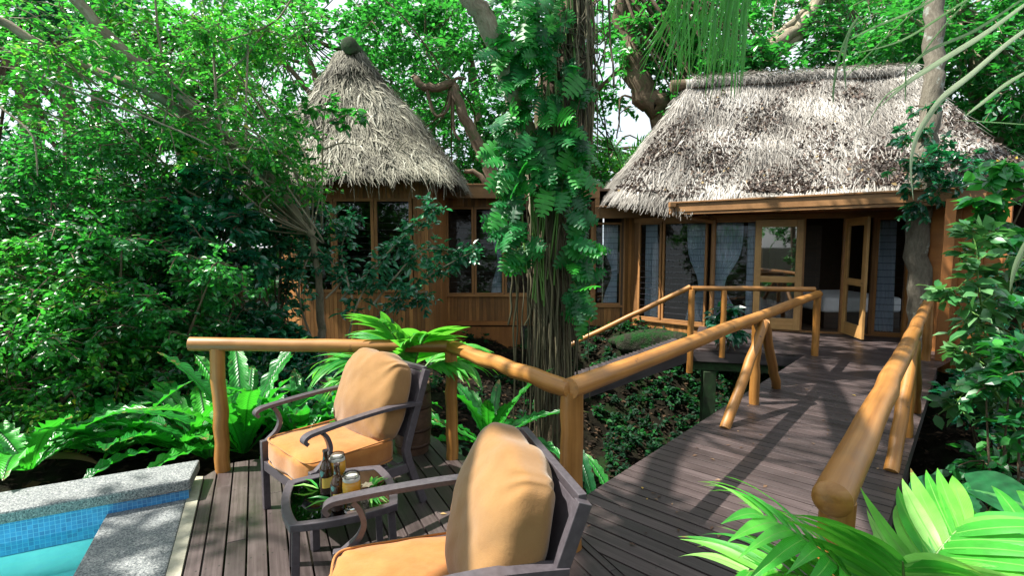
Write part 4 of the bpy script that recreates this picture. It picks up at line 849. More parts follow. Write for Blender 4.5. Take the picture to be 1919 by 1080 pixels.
STEMG = plain('green_stem', (.10, .22, .04), .45)
top = bp+V(0, 0, .5)
palm('potted_palm', top, [((-.75, -.25, 1.0), .72, 1.2), ((-.15, -.2, 1.3), .62, .7), ((.15, -.25, 1.2), .66, .95), ((.7, -.2, .95), .62, 1.35), ((-.9, .3, .6), .6, 1.2), ((.6, .5, 1.2), .66, 1.2), ((-.5, .5, 1.3), .7, 1.0)],
     'young broad-leaved palm growing from the barrel behind the farther armchair', seed=3, ll=.36, lw=.085, n=10, start=.42, ld=.9, fold=.12)
palm('garden_palm', V(.94, 1.16, .72), [((-.55, .12, 1.0), .46, .8), ((-.95, .0, .72), .44, .8), ((.9, .10, .62), .62, .45), ((.9, -.1, .2), .5, .35), ((-.1, -.1, 1.), .22, .5), ((.25, .05, 1.), .34, .9)],
     'bright green palm in the lower right corner before the near end of the handrail', seed=8, ll=.25, lw=.041, n=10, start=.25, ld=.8, fold=.14, tone=.68, r0=.007, fwd=.25)

def fern(base, n, L, label, seed, W=.11, lo=.35, hi=1.15, az=None, tone=.5):
    rg = np.random.default_rng(seed); M = MB(); base = np.array(base, float)
    for k in range(n):
        a = (k+rg.random()*.7)/n*2*pi if az is None else az[0]+(az[1]-az[0])*(k+rg.random()*.6)/n
        e = lo+(hi-lo)*rg.random(); d = V(cos(a)*cos(e), sin(a)*cos(e), sin(e)); up = V(0, 0, 1); x = unit(np.cross(d, up)); z = np.cross(x, d)
        l = L*(.7+.45*rg.random()); w = W*(.8+.4*rg.random()); m = 26; dr = .5+rg.random()*.9; p = base+V(cos(a), sin(a), 0)*.03; pts = []; ph = rg.random(4)*6; fq = 7+4*rg.random(); r = np.clip(tone+rg.normal(0, .22), 0, 1)
        for i in range(m):
            t = i/(m-1); an = -dr*t**1.6; T = d*cos(an)+z*sin(an); nn = unit(np.cross(x, T)); ww = w*min(1, .18+t*2.2)*max(.0, 1-max(0, (t-.72)/.28)**1.8)+.004
            wl = .11*ww*np.sin(t*fq*6.28+ph[0]); wr = .11*ww*np.sin(t*fq*6.28+ph[1]); el = 1+.14*sin(t*fq*8+ph[2]); er = 1+.14*sin(t*fq*8.4+ph[3])
            pts.append([p-x*ww*.5*el+nn*(wl*1.3+.16*ww), p-x*ww*.27+nn*(.04*ww), p-x*.004, p+nn*.004, p+x*.004, p+x*ww*.27+nn*.04*ww, p+x*ww*.5*er+nn*(wr*1.3+.16*ww)])
            p = p+T*l/(m-1)
        M.grid(np.array(pts), r, tuv=np.stack(np.broadcast_arrays(np.linspace(0, 1, m)[:, None], V(-1, -.55, -.03, 0, .03, .55, 1)[None], 0.), -1))
    o = M.build('birds_nest_fern', L_FERN, smooth=True); return tag(o, label, 'fern', 'bird\'s nest ferns around the deck')
fern(G(440, 862, -.1)+V(.0, .15, 0), 15, 1.0, 'tall bird\'s nest fern just right of the left railing post', 1, .13, .5, 1.35, tone=.6)
fern(G(385, 875, -.1)+V(-.05, .15, 0), 14, 1.05, 'bird\'s nest fern sprawling left from behind the corner of the pool kerb', 2, .13, .3, 1.05, (1.9, 3.6), tone=.65)
fern(G(300, 868, -.05)+V(0, .25, 0), 12, .8, 'bird\'s nest fern behind the middle of the pool kerb', 3, .12, .4, 1.2)
fern(G(170, 885, -.05)+V(-.1, .35, 0), 11, .75, 'bird\'s nest fern low behind the pool kerb left of its middle', 13, .12, .3, 1.1, tone=.4)
fern(G(25, 905, 0)+V(-.1, .22, 0), 12, .8, 'bird\'s nest fern with a brown leaf at the left frame edge behind the kerb', 4, .14, .35, 1.25, tone=.6)
fern(G(550, 842, -.1)+V(0, .2, 0), 14, .95, 'bird\'s nest fern behind the front corner of the farther armchair', 5, .14, .35, 1.2)
fern(G(655, 825, -.1)+V(0, .25, 0), 13, .9, 'bird\'s nest fern behind the back of the farther armchair', 6, .13, .4, 1.2, tone=.4)
fern(G(895, 848, -.3)+V(.1, .12, 0), 14, .95, 'bird\'s nest fern between the middle railing post and the corner post', 7, .10, .35, 1.25, tone=.6)
fern(V(.95, 4.0, -.75), 13, .8, 'dark bird\'s nest fern in the gully beside the near corner of the walkway', 8, .10, .6, 1.4, tone=.2)
fern(V(.65, 3.75, -.45), 9, .6, 'small fern in the gully right of the corner post', 9, .08, .4, 1.2, tone=.4)
M = MB(); q = G(55, 900, -.1)+V(0, .2, .1); strap(M, q+V(-.1, 0, 0), V(.6, .1, .25), V(0, 0, 1), .5, .12, 1.2, .5, fold=-.5); tag(M.build('dead_frond', L_DRY, smooth=True), 'withered brown fern frond drooping behind the kerb near the left frame edge', 'dead frond', 'dead fern fronds'); M = MB(); q = G(310, 850, 0); strap(M, q+V(.25, .3, -.1), V(-.5, -.1, .5), V(0, 0, 1), .45, .08, .3, .9)
tag(M.build('dead_frond', L_DRY, smooth=True), 'pale withered fern frond standing behind the right half of the pool kerb', 'dead frond', 'dead fern fronds')

# plant in front of the verandah
def leafy_plant(name, c, rad, n, size, mat, label, cat, kind='oval', seed=1, stems=8, wid=1., down=.1, zb=None, group=None, nc=None, cr=.25, stmat=None):
    rg = np.random.default_rng(seed); c = np.array(c, float); z0 = zb if zb is not None else c[2]-rad[2]
    t = thing(name, (c[0], c[1], z0), label, cat, group); M = MB(); W = MB(); nc = nc or max(6, int(n/60)); cs = ell(nc, c, rad, rg, .35)
    clumps(M, cs, cr, int(n/nc), size, kind, rg, W, down, wid)
    b0 = V(c[0], c[1], z0)
    for i in range(min(stems, nc)):
        e = cs[i]; m_ = (b0+e)/2+V(0, 0, .1*rad[2])+rg.normal(0, .08*max(rad), 3); q = b0+rg.normal(0, .12, 3)*V(1, 1, 0); W.tube(curve([q, m_, e], 5), np.linspace(.02*max(rad)/1+.004, .005, 11), 5, caps=False)
    M.build('foliage', mat, t); W.build('stems', stmat or BARK, t); return t
q = P(1362, 655, 8.05)
leafy_plant('pot_plant', V(q[0], q[1], .42), (.30, .24, .36), 300, .2, L_DARK, 'dark leafy pot plant behind the thin posts of the verandah railing', 'plant', 'long', 5, 8, 1.9, .4, 0., cr=.16)

# ------------------------------------------------------------------ banyan with climbing vine
BY = 6.0; bq = lambda px, py, Y=BY: P(px, py, Y)
ban = thing('banyan_tree', bq(1037, 930), 'big tree wrapped in hanging roots and a climbing vine in the centre', 'tree')
M = MB(); limb(M, [bq(1037, 960), bq(1037, 820), bq(1036, 700), bq(1034, 560), bq(1030, 420), bq(1030, 300), bq(1040, 180), bq(1062, 60), bq(1080, -60), bq(1100, -260), bq(1120, -600)], .23, .19, 22, .10, 3)
p_ = M.v[-1] if False else None
M.build('trunk', BARK, ban, smooth=True)
M = MB(); limb(M, [bq(1012, 400, 5.95), bq(1000, 300, 5.9), bq(975, 210, 5.8), bq(942, 110, 5.7), bq(905, 30, 5.6), bq(868, -40, 5.5), bq(790, -260, 5.2), bq(700, -600, 5)], .12, .10, 14, .05, 5)
M.build('limb', BARKP, ban, smooth=True)
M = MB(); rg = np.random.default_rng(12)
def roots(M, n, pxr, pyt, pyb, sp, seed):
    rg = np.random.default_rng(seed)
    for i in range(n):
        a = rg.random()*2*pi; y0 = pyt[0]+(pyt[1]-pyt[0])*rg.random(); y1 = pyb[0]+(pyb[1]-pyb[0])*rg.random(); Xc = pxr[0]+(pxr[1]-pxr[0])*rg.random(); pts = []
        for k in range(7):
            t = k/6; py = y0+(y1-y0)*t; c = bq(Xc, py); rr = sp*(1+.15*t); pts.append(c+V(rr*cos(a)*.5+rg.normal(0, .015), -abs(rr*sin(a))+.05+rg.normal(0, .012), 0))
        M.tube(curve(pts, 3), .004+.011*rg.random()**2, 5, caps=False)
roots(M, 90, (1012, 1058), (250, 480), (640, 900), .30, 1); roots(M, 60, (1060, 1095), (-60, 30), (150, 420), .3, 2); roots(M, 30, (990, 1068), (380, 520), (560, 800), .42, 3)
roots(M, 14, (1040, 1110), (-80, 0), (80, 240), .45, 5)
for i in range(12):
    c = bq(1075+rg.normal(0, 18), 30+rg.random()*90, 5.75); a = rg.random()*6; M.tube(curve([c, c+V(.12*cos(a), -.05, .12*sin(a)), c+V(.2*cos(a+1.2), -.08, .15*sin(a+1)), c+V(.1, -.03, -.3)], 5), .008, 5, caps=False)
M.build('hanging_root', ROOTM, ban, smooth=True)
# crown above the frame and the vine
M = MB(); T_ = MB(); cs = ell(42, (.2, 6.2, 8.2), (2.8, 2.2, 1.6), rg, .3); clumps(M, cs, .6, 130, .15, 'tri', rg, T_); M.build('crown', L_MID, ban)
vt = thing('climbing_vine', bq(1037, 900, 5.7), 'climbing vine with big split leaves covering the trunk of the central tree', 'vine'); M = MB(); W = MB(); pos = []; dirs = []; ups = []; sz = []
rg = np.random.default_rng(77)
def patch(n, px, py, sx, sy, dY=(5.45, 5.75), s=(.16, .30), side=None):
    for i in range(n):
        x = px+rg.uniform(-1, 1)*sx; y = py+rg.uniform(-1, 1)*sy; c = bq(x, y, rg.uniform(*dY)); off = (x-1030)/90
        pos.append(c); d = V(off*.6+rg.normal(0, .5), -.45+rg.normal(0, .3), -.6+rg.normal(0, .4)); dirs.append(d); ups.append(V(off*.6+rg.normal(0, .5), -1, .5+rg.normal(0, .4))); sz.append(rg.uniform(*s))
for a in ((36, 1000, 40, 65, 60), (34, 1000, 140, 58, 55), (32, 1000, 235, 56, 55), (24, 992, 320, 52, 45), (12, 1050, 250, 30, 60), (14, 960, 330, 22, 45), (22, 958, 410, 26, 45), (9, 980, 470, 16, 20), (12, 1070, 350, 20, 40), (14, 1080, 430, 20, 40), (16, 1088, 500, 16, 40), (10, 1075, 565, 18, 25), (6, 945, 90, 15, 25), (8, 1080, 150, 18, 40), (12, 1085, 290, 20, 60), (6, 945, 250, 14, 60), (5, 1095, 470, 12, 60)): patch(*a)
leaves(M, pos, dirs, ups, sz, 'lobed', .95, rg, np.clip(rg.normal(.45, .28, len(pos)), 0, 1)); M.build('foliage', L_VINE, vt, smooth=True)
for i in range(12):
    x = 985+rg.random()*90; W.tube(curve([bq(x, -40, 5.7), bq(x+rg.normal(0, 12), 150, 5.72), bq(x+rg.normal(0, 15), 330, 5.7), bq(x+rg.normal(0, 18), 500+80*rg.random(), 5.68)], 5), .011, 5, caps=False)
for c, d in list(zip(pos, dirs))[::2]: W.tube([c, c-unit(d)*.08+V(0, .1, .03), c+V(0, .22, -.03)], .004, 4, caps=False)
W.build('stem', STEMG, vt, smooth=True)

# ------------------------------------------------------------------ trees
RAYS = [(V(-.85, 2.4, .5), .35), (V(1.0, 1.15, .95), .75), (V(1.5, 1.2, 1.), .7), (V(.6, 1.2, 1.), .6), (V(-.5, 1.6, .7), .42), (V(-1.15, 2.95, .6), .4), (V(3.2, 5.8, 0), .55), (V(2.1, 4.3, 0), .4), (V(1.5, 3.4, 0), .15), (V(4.3, 6.9, 0), .5), (V(1.6, 2.1, .9), .35), (V(3.6, 4.6, .9), .3),
        (V(-1.3, 2.2, 0), .25), (V(-2.6, 4.2, .2), .8), (V(-1.2, 4.2, .6), .6), (V(-.6, 4.0, 1.), .5), (V(-4.5, 4.6, 1.), 1.6), (V(-3.2, 5.2, 1.2), .8), (V(-2.2, 6.6, 1.2), .8), (V(-1.4, 6.9, 1.6), .6), (V(0, 5.8, 2.5), .5), (V(5., 9.8, 3.4), 1.3), (V(7, 9, 3.4), 1.2)]
def open_rays(cs):  # leaves out crown clumps along sun lines so light reaches chosen spots
    s = np.array(SUN); k = np.ones(len(cs), bool)
    for p, r in RAYS:
        d = cs-p; t = d@s; q = np.linalg.norm(d-t[:, None]*s, axis=1); k &= ~((q < r+.35) & (t > 4) & (t < 14))
    return cs[k]
def tree(name, label, cat, group, base, trunk, limbs, crowns, mat, size, kind, seed, bark=BARK, r0=.2, per=90, cr=.55, down=.25, wid=1.1, conn=8, crad=.16):
    rg = np.random.default_rng(seed); t = thing(name, base, label, cat, group); M = MB(); p = [np.array(base, float)]+[np.array(x, float) for x in trunk]
    limb(M, p, r0, r0*.5, 12, .06, seed)
    for (pts, ra, rb) in limbs: limb(M, pts, ra, rb, 8, .08, seed+1, 5)
    F = MB(); W = MB()
    for (c, rad, n) in crowns:
        cs = ell(n, c, rad, rg, .3); cs = open_rays(cs); clumps(F, cs, cr*(.7+.6*rg.random(len(cs))), per, size, kind, rg, W, down, wid)
        st = p[-1] if np.linalg.norm(p[-1]-np.array(c)) < 9 else np.array(c)-V(0, 0, rad[2])
        for q in cs[:conn]: M.tube(curve([st, (st+q)/2+rg.normal(0, .25, 3), q], 4), np.linspace(r0*crad, .012, 9), 5, caps=False)
    M.build('trunk', bark, t, smooth=True); F.build('crown', mat, t); W.build('twigs', bark, t); return t
# slanting-limbed small-leaved tree over the left side
Y1 = 5.6; q = lambda px, py, Y=Y1: P(px, py, Y)
tree('broadleaf_tree', 'small-leaved tree at the left whose pale limbs slant up across the frame', 'tree', None, q(612, 760, 7.6), [q(602, 620, 7.4), q(596, 520, 7.2), q(585, 440, 7)],
     [([q(585, 440, 7), q(500, 330, 6.6), q(400, 235, 6.2), q(320, 165, 6), q(235, 95, 5.8), q(140, 0, 5.6), q(20, -160, 5.2)], .062, .055), ([q(520, 350, 6.7), q(400, 250, 6.3), q(285, 175, 6), q(190, 140, 5.8), q(90, 90, 5.6), q(-10, 35, 5.4), q(-200, -60, 5)], .055, .04),
      ([q(90, 92, 5.6), q(40, 97, 5.5), q(-30, 98, 5.4)], .02, .016), ([q(405, 240, 6.2), q(403, 150, 6.2), q(402, 80, 6.2), q(425, -10, 6.2)], .018, .01), ([q(400, 80, 6.2), q(470, 62, 6.2), q(520, 35, 6.3), q(550, -10, 6.3)], .014, .01), ([q(402, 150, 6.2), q(455, 110, 6.2), q(500, 55, 6.3)], .012, .008),
      ([q(325, 165, 6), q(300, 90, 6), q(290, -20, 6)], .018, .01), ([q(300, 290, 6), q(310, 215, 6), q(345, 130, 6)], .014, .008), ([q(0, 200, 5), q(60, 255, 5), q(70, 330, 5)], .01, .006)],
     [(q(470, 290, 6.2), (.75, .5, .6), 16), (q(530, 330, 6.6), (.4, .4, .8), 12), (q(300, 190, 5.7), (.8, .3, .35), 8), (q(120, 100, 5.2), (.9, .3, .3), 7), (q(330, 60, 6.6), (1.9, .9, .75), 42), (q(80, 30, 6.4), (1.5, .9, .7), 34), (q(470, 30, 6.8), (1.0, .7, .6), 14), (q(180, 190, 6.8), (1.5, .7, .55), 22), (q(430, 230, 7.), (.9, .6, .5), 12)], L_BRIGHT, .07, 'oval', 21, BARKP, .07, 120, .42, .2, 1.1, 3)
# dense shrubs filling the left bank
sh = [(60, 640, 4.6, (.9, .6, .9), 5200), (250, 560, 5.2, (1.1, .7, 1.0), 6400), (375, 455, 6.1, (.75, .6, .95), 3400), (110, 400, 5.6, (1.3, .7, .9), 6000), (330, 720, 5.5, (1.1, .55, .65), 4600), (560, 740, 5.6, (.9, .5, .45), 2600), (80, 790, 5.0, (.95, .5, .45), 3400), (-120, 560, 4.6, (.8, .8, 1.3), 3800), (470, 650, 6.2, (.7, .5, .5), 2200), (280, 330, 6.6, (1.3, .7, .7), 4200), (440, 500, 11.5, (2.2, .8, 1.9), 4200), (150, 520, 11., (3., .8, 2.2), 4500), (515, 500, 7.2, (.42, .4, 1.0), 1500)]
lab = ['dense small-leaved shrub at the left frame edge above the fern', 'dense tangled shrub filling the bank above the middle of the pool kerb', 'leafy shrub beside the left wall of the small hut', 'sunlit shrub under the dark hollow near the left frame edge', 'low shrub behind the left railing post', 'low dark shrub behind the back railing, left of the young palm', 'low shrub between the pool kerb and the fern at far left', 'tall shrub just at the left border of the frame', 'dark shrub under the windows of the small hut', 'sunlit shrub between the slanting limbs and the small hut', 'tall shrub standing behind the left corner of the small hut', 'wide shrub far behind the left bank', 'narrow teal shrub against the left corner of the small hut']
for k, (px, py, Y, rad, n) in enumerate(sh):
    c = P(px, py, Y); leafy_plant('leafy_shrub', c, rad, int(n*(2.3, 2.1, 1.3, 2.1, 1.9, 1.5, 1.9, 1.9, 1.2, 2.0, 1, 1, 1.2)[k]), (.06, .064, .115, .062, .07, .09, .064, .07, .12, .07, .17, .17, .10)[k], (L_BRIGHT, L_MID, L_DARK, L_MID, L_MID, L_DARK, L_BRIGHT, L_MID, L_DARK, L_MID, L_MID, L_MID, L_DARK)[k], lab[k], 'shrub', 'oval', 40+k, 12, 1.15, .25, min(gh(c[0], c[1]), c[2]-rad[2]), 'shrubs on the left bank', int(n/55), .3)
# spindly branches with glossy leaves in front of the hut
rg = np.random.default_rng(5); t = thing('glossy_shrub', q(600, 700, 7.2), 'thin branches of glossy leaves reaching right across the hut windows', 'shrub'); M = MB(); W = MB(); cs = []
Yg = 7.0
for pts in ([(640, 720), (660, 600), (690, 530), (740, 460), (790, 420), (815, 380)], [(690, 640), (740, 570), (800, 520), (850, 490), (890, 470)], [(610, 560), (640, 520), (600, 470), (560, 430)], [(560, 560), (530, 480), (500, 400), (480, 350)], [(640, 560), (700, 500), (760, 440)], [(585, 640), (560, 540), (600, 440), (640, 390)], [(700, 600), (760, 560), (800, 545)], [(700, 570), (740, 520), (790, 470), (850, 470)], [(660, 560), (640, 470), (660, 410)]):
    pp = [q(a, b, Yg+rg.normal(0, .15)) for a, b in pts]; cc = curve(pp, 6); W.tube(cc, np.linspace(.016, .005, len(cc)), 6, caps=False)
    for k in range(len(cc)//4, len(cc)): cs.append(cc[k]+rg.normal(0, .05, 3))
clumps(M, cs, .2, 22, .105, 'oval', rg, None, .1, 1.05); M.build('foliage', leafmat('teal_glossy_leaf', [(0, (.012, .08, .05)), (.6, (.03, .19, .10)), (1, (.10, .36, .18))], .24, .28, (.05, .55, .12), spec=1.), t); W.build('stems', BARKP, t)
# twigs before the hut roof
t = thing('sapling', q(620, 560, 7.4), 'bare thin saplings with sparse leaves before the thatch of the small hut', 'sapling'); M = MB(); W = MB(); cs = []
for pts in ([(602, 430), (604, 330), (606, 230), (612, 195)], [(606, 280), (640, 268), (670, 272)], [(545, 400), (538, 330), (545, 300), (520, 255)], [(500, 290), (545, 350), (570, 410)], [(560, 420), (500, 330), (460, 250)], [(612, 230), (650, 215), (690, 215)]):
    cc = curve([q(a, b, 7.3) for a, b in pts], 6); W.tube(cc, np.linspace(.014, .006, len(cc)), 5, caps=False)
for a, b in ((600, 205), (570, 215), (640, 210), (670, 205), (540, 225), (520, 300), (535, 345), (560, 300), (615, 190), (650, 230), (590, 250), (690, 215), (520, 250), (505, 330), (530, 270), (520, 200), (545, 180), (555, 240), (575, 280), (580, 330), (560, 160), (530, 320), (500, 280), (545, 275)): cs.append(q(a, b, 7.3))
clumps(M, cs, .2, 22, .12, 'oval', rg, W, .1, 1.05); M.build('foliage', L_MID, t); W.build('stems', BARKP, t)

# background forest
def big(label, base_px, Y, trunk_px, limbs, crowns, seed, mat=L_MID, size=.19, r0=.28, per=75, cr=.8, bark=BARK, name='forest_tree', kind='tri', **kw):
    b = P(base_px, 600, Y); b[2] = -1.2
    return tree(name, label, 'tree', 'forest trees behind the buildings', b, [P(x, y, Y) for x, y in trunk_px], [([P(x, y, Y) for x, y in l], a, c) for l, a, c in limbs], [(P(x, y, Y+dy), rad, int(n*1.9)) for x, y, dy, rad, n in crowns], mat, size, kind, seed, bark, r0, per, cr, **kw)
big('forest tree with a curved trunk and vine knot just right of the conical thatched roof', 960, 13.5, [(930, 360), (895, 270), (862, 200), (845, 150)], [([(845, 155), (815, 165), (790, 160), (775, 140)], .12, .08), ([(800, 165), (815, 215), (838, 205), (850, 150), (872, 148)], .045, .04), ([(850, 165), (850, 240), (862, 262)], .04, .03), ([(930, 370), (900, 330), (870, 320)], .1, .05)],
    [(820, 60, 1, (2.6, 1.2, 1.7), 30), (760, 230, 2, (1.5, 1, 1.5), 12), (900, 250, 2.5, (1.5, 1.2, 1.9), 18), (860, 350, 3, (1.5, 1, 1.), 12)], 61, r0=.21, bark=BARK, conn=2, crad=.12)
big('tall forest tree behind the top of the conical thatched roof', 640, 18, [(600, 200), (560, 60)], [([(600, 200), (520, 110), (440, 100)], .1, .05), ([(560, 115), (500, 105), (450, 120)], .06, .03), ([(700, 40), (640, 90), (560, 60)], .09, .05)], [(640, 20, 0, (4.5, 1.5, 1.6), 36), (520, 210, 1, (1.6, 1, 1.2), 8), (700, 130, 1, (1.7, 1.2, 1.6), 12), (800, 180, 2, (2.5, 1.5, 2.), 20), (440, 130, 1, (1.2, 1, .6), 5)], 62, r0=.14)
big('forest tree behind the left slanting limbs', 330, 15, [(350, 200), (340, 60)], [], [(300, 100, 0, (3.2, 1.2, 1.6), 30), (370, 230, 1, (1.6, 1.2, 1.1), 12), (480, 330, 1, (1.6, 1.2, .9), 12), (120, 60, 1, (2.6, 1.2, 1.2), 16)], 63, L_BRIGHT)
big('dark forest tree at the far left above the hollow', 30, 12, [(60, 250), (20, 100)], [([(150, 400), (175, 260), (180, 170)], .12, .1), ([(130, 420), (128, 200), (100, 60)], .16, .12)], [(20, -10, 0, (2.8, 1.2, 1.1), 22), (-60, 230, 1, (1.5, 1.2, 2), 16), (80, 480, 1, (2.4, 1., 1.4), 22), (300, 420, 1, (1.8, 1., 1.2), 16)], 64, L_DARK)
big('forest tree with dense crown behind the climbing vine', 1090, 15, [(1090, 350), (1100, 200), (1080, 60)], [([(1090, 200), (1150, 140), (1200, 100)], .08, .05)], [(1010, 60, 0, (1.8, 1, 1.6), 16), (1105, 330, 2, (1.1, 1, .9), 9), (960, 290, 1, (1.2, 1, 1.5), 10), (1120, 180, 1.5, (.8, .8, 1.2), 6), (1150, 20, 2, (1., .8, .7), 6)], 65)
big('stout leaning tree rising behind the left slope of the pavilion roof', 1300, 14, [(1250, 235), (1212, 190), (1190, 110), (1175, 30), (1160, -80)], [([(1255, 240), (1262, 180), (1285, 130), (1315, 115)], .14, .08), ([(1205, 180), (1240, 200), (1310, 215)], .1, .03), ([(1200, 190), (1165, 180), (1160, 230), (1155, 260)], .035, .015), ([(1180, 200), (1160, 215), (1163, 245)], .02, .01)],
    [(1210, 60, 0, (1.4, .8, .9), 12), (1330, 60, .5, (2.1, .9, 1.2), 26), (1270, 130, .5, (1., .8, .7), 10), (1400, 110, -.5, (1.2, .5, .6), 9), (1310, 190, -.8, (.7, .3, .35), 5)], 66, r0=.42)
big('pale crooked-limbed tree behind the middle of the ridge', 1370, 16, [(1350, 180), (1400, 110), (1460, 80), (1520, 20), (1560, -60)], [([(1345, 175), (1430, 120), (1520, 55)], .16, .1), ([(1425, 130), (1440, 80), (1475, 50), (1540, -10)], .11, .08), ([(1440, 100), (1425, 70), (1435, 50), (1450, 65)], .05, .03), ([(1450, 75), (1450, 30), (1460, -20)], .04, .02), ([(1500, 45), (1540, 40), (1590, 60)], .05, .02)],
    [(1620, 60, 0, (2.0, 1, 1.3), 26), (1480, -20, 1, (1.6, .8, .5), 6), (1590, 110, .5, (1.5, .8, .7), 16), (1440, 20, 1, (.7, .5, .5), 3)], 67, r0=.3, bark=BARKP)
big('forest tree with bare grey branches right of the pavilion ridge', 1830, 12.5, [(1860, 300), (1840, 150), (1800, 20)], [([(1840, 150), (1815, 210), (1790, 190)], .06, .03), ([(1880, 300), (1850, 170), (1860, 120)], .06, .05), ([(1835, 330), (1820, 200), (1832, 120)], .045, .04), ([(1790, 195), (1830, 190), (1880, 130)], .05, .04), ([(1700, 30), (1740, 70), (1750, 200)], .05, .04)],
    [(1770, 60, 0, (1.8, 1, 1.3), 28), (1890, 110, -.5, (1.3, 1, 1.5), 18), (1870, 260, 0, (1.2, 1, 1.2), 16), (1980, 300, 0, (1.5, 1, 2.2), 18), (1700, 130, 1.5, (1.1, .8, .8), 10)], 68, bark=BARKP)
big('distant sunlit tree low between the wing and the pavilion roof', 1160, 19, [(1160, 330), (1150, 280)], [], [(1150, 330, 0, (1.6, 1, 1.0), 16), (1210, 300, 1, (.9, .8, .5), 7), (1090, 320, 0, (1.2, 1, 1.2), 12), (1070, 230, 0, (1., .8, 1.2), 6)], 69, L_BRIGHT, size=.17)
big('distant tree filling the gap behind the wing roof', 900, 21, [(900, 300), (880, 100)], [], [(880, 200, 0, (4.2, 1.5, 4.), 46), (600, 200, 2, (3.2, 1.5, 3.2), 14), (250, 200, 2, (6, 1.5, 5), 50)], 70, L_MID, size=.24, per=70, cr=1.)
big('distant tree behind the right end of the ridge', 1750, 20, [(1750, 150), (1740, 0)], [], [(1700, 40, 0, (3.5, 1.5, 1.8), 30), (1900, 200, 0, (3.5, 1.5, 4), 34), (1300, 40, 2, (3, 1.5, 1.2), 12)], 71, L_BRIGHT, size=.22, per=70, cr=1.)
# the palm seen through the gap
palm('distant_palm', P(1175, 330, 17), [((-.6, 0, .8), 1.6, 1.2), ((.6, -.2, .9), 1.6, 1.2), ((.2, -.3, 1), 1.6, 1), ((-.2, .2, 1.2), 1.6, .8), ((1, .1, .4), 1.5, 1.)], 'small distant palm in the gap left of the pavilion roof', seed=9, ll=.7, lw=.06, n=14, start=.2)

# tree growing through the verandah
Yt = 8.05
vt2 = thing('verandah_tree', P(1722, 640, Yt), 'lichen-spotted trunk growing through the verandah roof at the right', 'tree'); M = MB()
limb(M, [V(XA(1722, Yt, 0), Yt, -.9), P(1724, 640, Yt), P(1720, 520, Yt), P(1722, 400, Yt), P(1728, 330, Yt), P(1738, 250, Yt), P(1748, 160, Yt+.1), P(1752, 60, Yt+.2), P(1760, -80, Yt+.3), P(1790, -400, Yt)], .165, .12, 16, .05, 8)
M.build('trunk', BARKL, vt2, smooth=True); M = MB(); W = MB(); rg = np.random.default_rng(15)
clumps(M, [P(a, b, 7.5+rg.normal(0, .15)) for a, b in ((1740, 290), (1760, 310), (1720, 300), (1790, 300), (1745, 340), (1710, 345), (1800, 330), (1770, 345), (1725, 375), (1740, 240), (1700, 250), (1820, 290), (1840, 310), (1690, 310), (1740, 200), (1725, 395), (1765, 270), (1815, 345), (1850, 330), (1735, 315), (1755, 360))], .27, 48, .12, 'oval', rg, W, .3, 1.1); M.build('foliage', L_DARK, vt2); W.build('twigs', BARK, vt2)
M = MB(); W = MB(); rc = thing('roadside_sapling', P(1900, 560, 5.2), 'broad-leaved branch hanging at the right frame edge under the roof', 'sapling')
cc = [P(a, b, 5.2+rg.normal(0, .1)) for a, b in ((1880, 380), (1900, 420), (1860, 400), (1840, 420), (1905, 350), (1880, 345), (1900, 300), (1915, 450), (1870, 430))]
clumps(M, cc, .3, 34, .17, 'oval', rg, W, .5, 1.3)
for q_ in cc[:6]: W.tube(curve([P(1960, 330, 5.2), P(1930, 360, 5.2), q_], 4), .008, 5, caps=False)
M.build('foliage', L_MID, rc); W.build('twigs', BARK, rc)

# right-hand shrubs
rs = thing('broadleaf_shrub', P(1850, 800, 4.4), 'broad-leaved shrub with pale green leaves right of the walkway railing', 'shrub'); M = MB(); W = MB(); rg = np.random.default_rng(91); cs = []
for pts in ([(1890, 800), (1850, 640), (1835, 540), (1830, 470), (1822, 430)], [(1890, 780), (1850, 700), (1810, 600), (1785, 540)], [(1900, 700), (1880, 620), (1870, 560)], [(1900, 760), (1840, 680), (1795, 660)], [(1910, 820), (1870, 760), (1820, 730), (1790, 760)], [(1919, 640), (1900, 560), (1890, 480)]):
    cc = curve([P(a, b, 4.3+rg.normal(0, .1)) for a, b in pts], 6); W.tube(cc, np.linspace(.011, .004, len(cc)), 6, caps=False)
    for k in range(4, len(cc), 2): cs.append(cc[k])
clumps(M, cs, .2, 13, .135, 'oval', rg, W, .15, 1.3); M.build('foliage', leafmat('pale_green_leaf', [(0, (.02, .10, .03)), (.6, (.05, .2, .06)), (1, (.16, .34, .14))], .35, .3, (.15, .5, .08)), rs, smooth=True); W.build('stems', STEMG, rs)
for k, (px, py, Y, rad, n, mt, lb_) in enumerate([(1900, 720, 5.4, (.6, .6, .55), 1700, L_DARK, 'dark bushy undergrowth behind the pale-leaved shrub at the right edge'), (1925, 560, 6.0, (.5, .5, .8), 1700, L_DARK, 'tall dark bush against the right frame edge beside the side wall'), (1880, 860, 4., (.42, .4, .18), 380, L_MID, 'low green weeds on the ground right of the walkway'), (1960, 700, 3.6, (.3, .5, .6), 800, L_MID, 'leafy bush cut off by the right frame edge')]):
    c = P(px, py, Y); leafy_plant('undergrowth_bush', c, rad, n, .11, mt, lb_, 'bush', 'oval', 120+k, 8, 1.15, .2, min(gh(c[0], c[1]), c[2]-rad[2]), 'bushes right of the walkway')
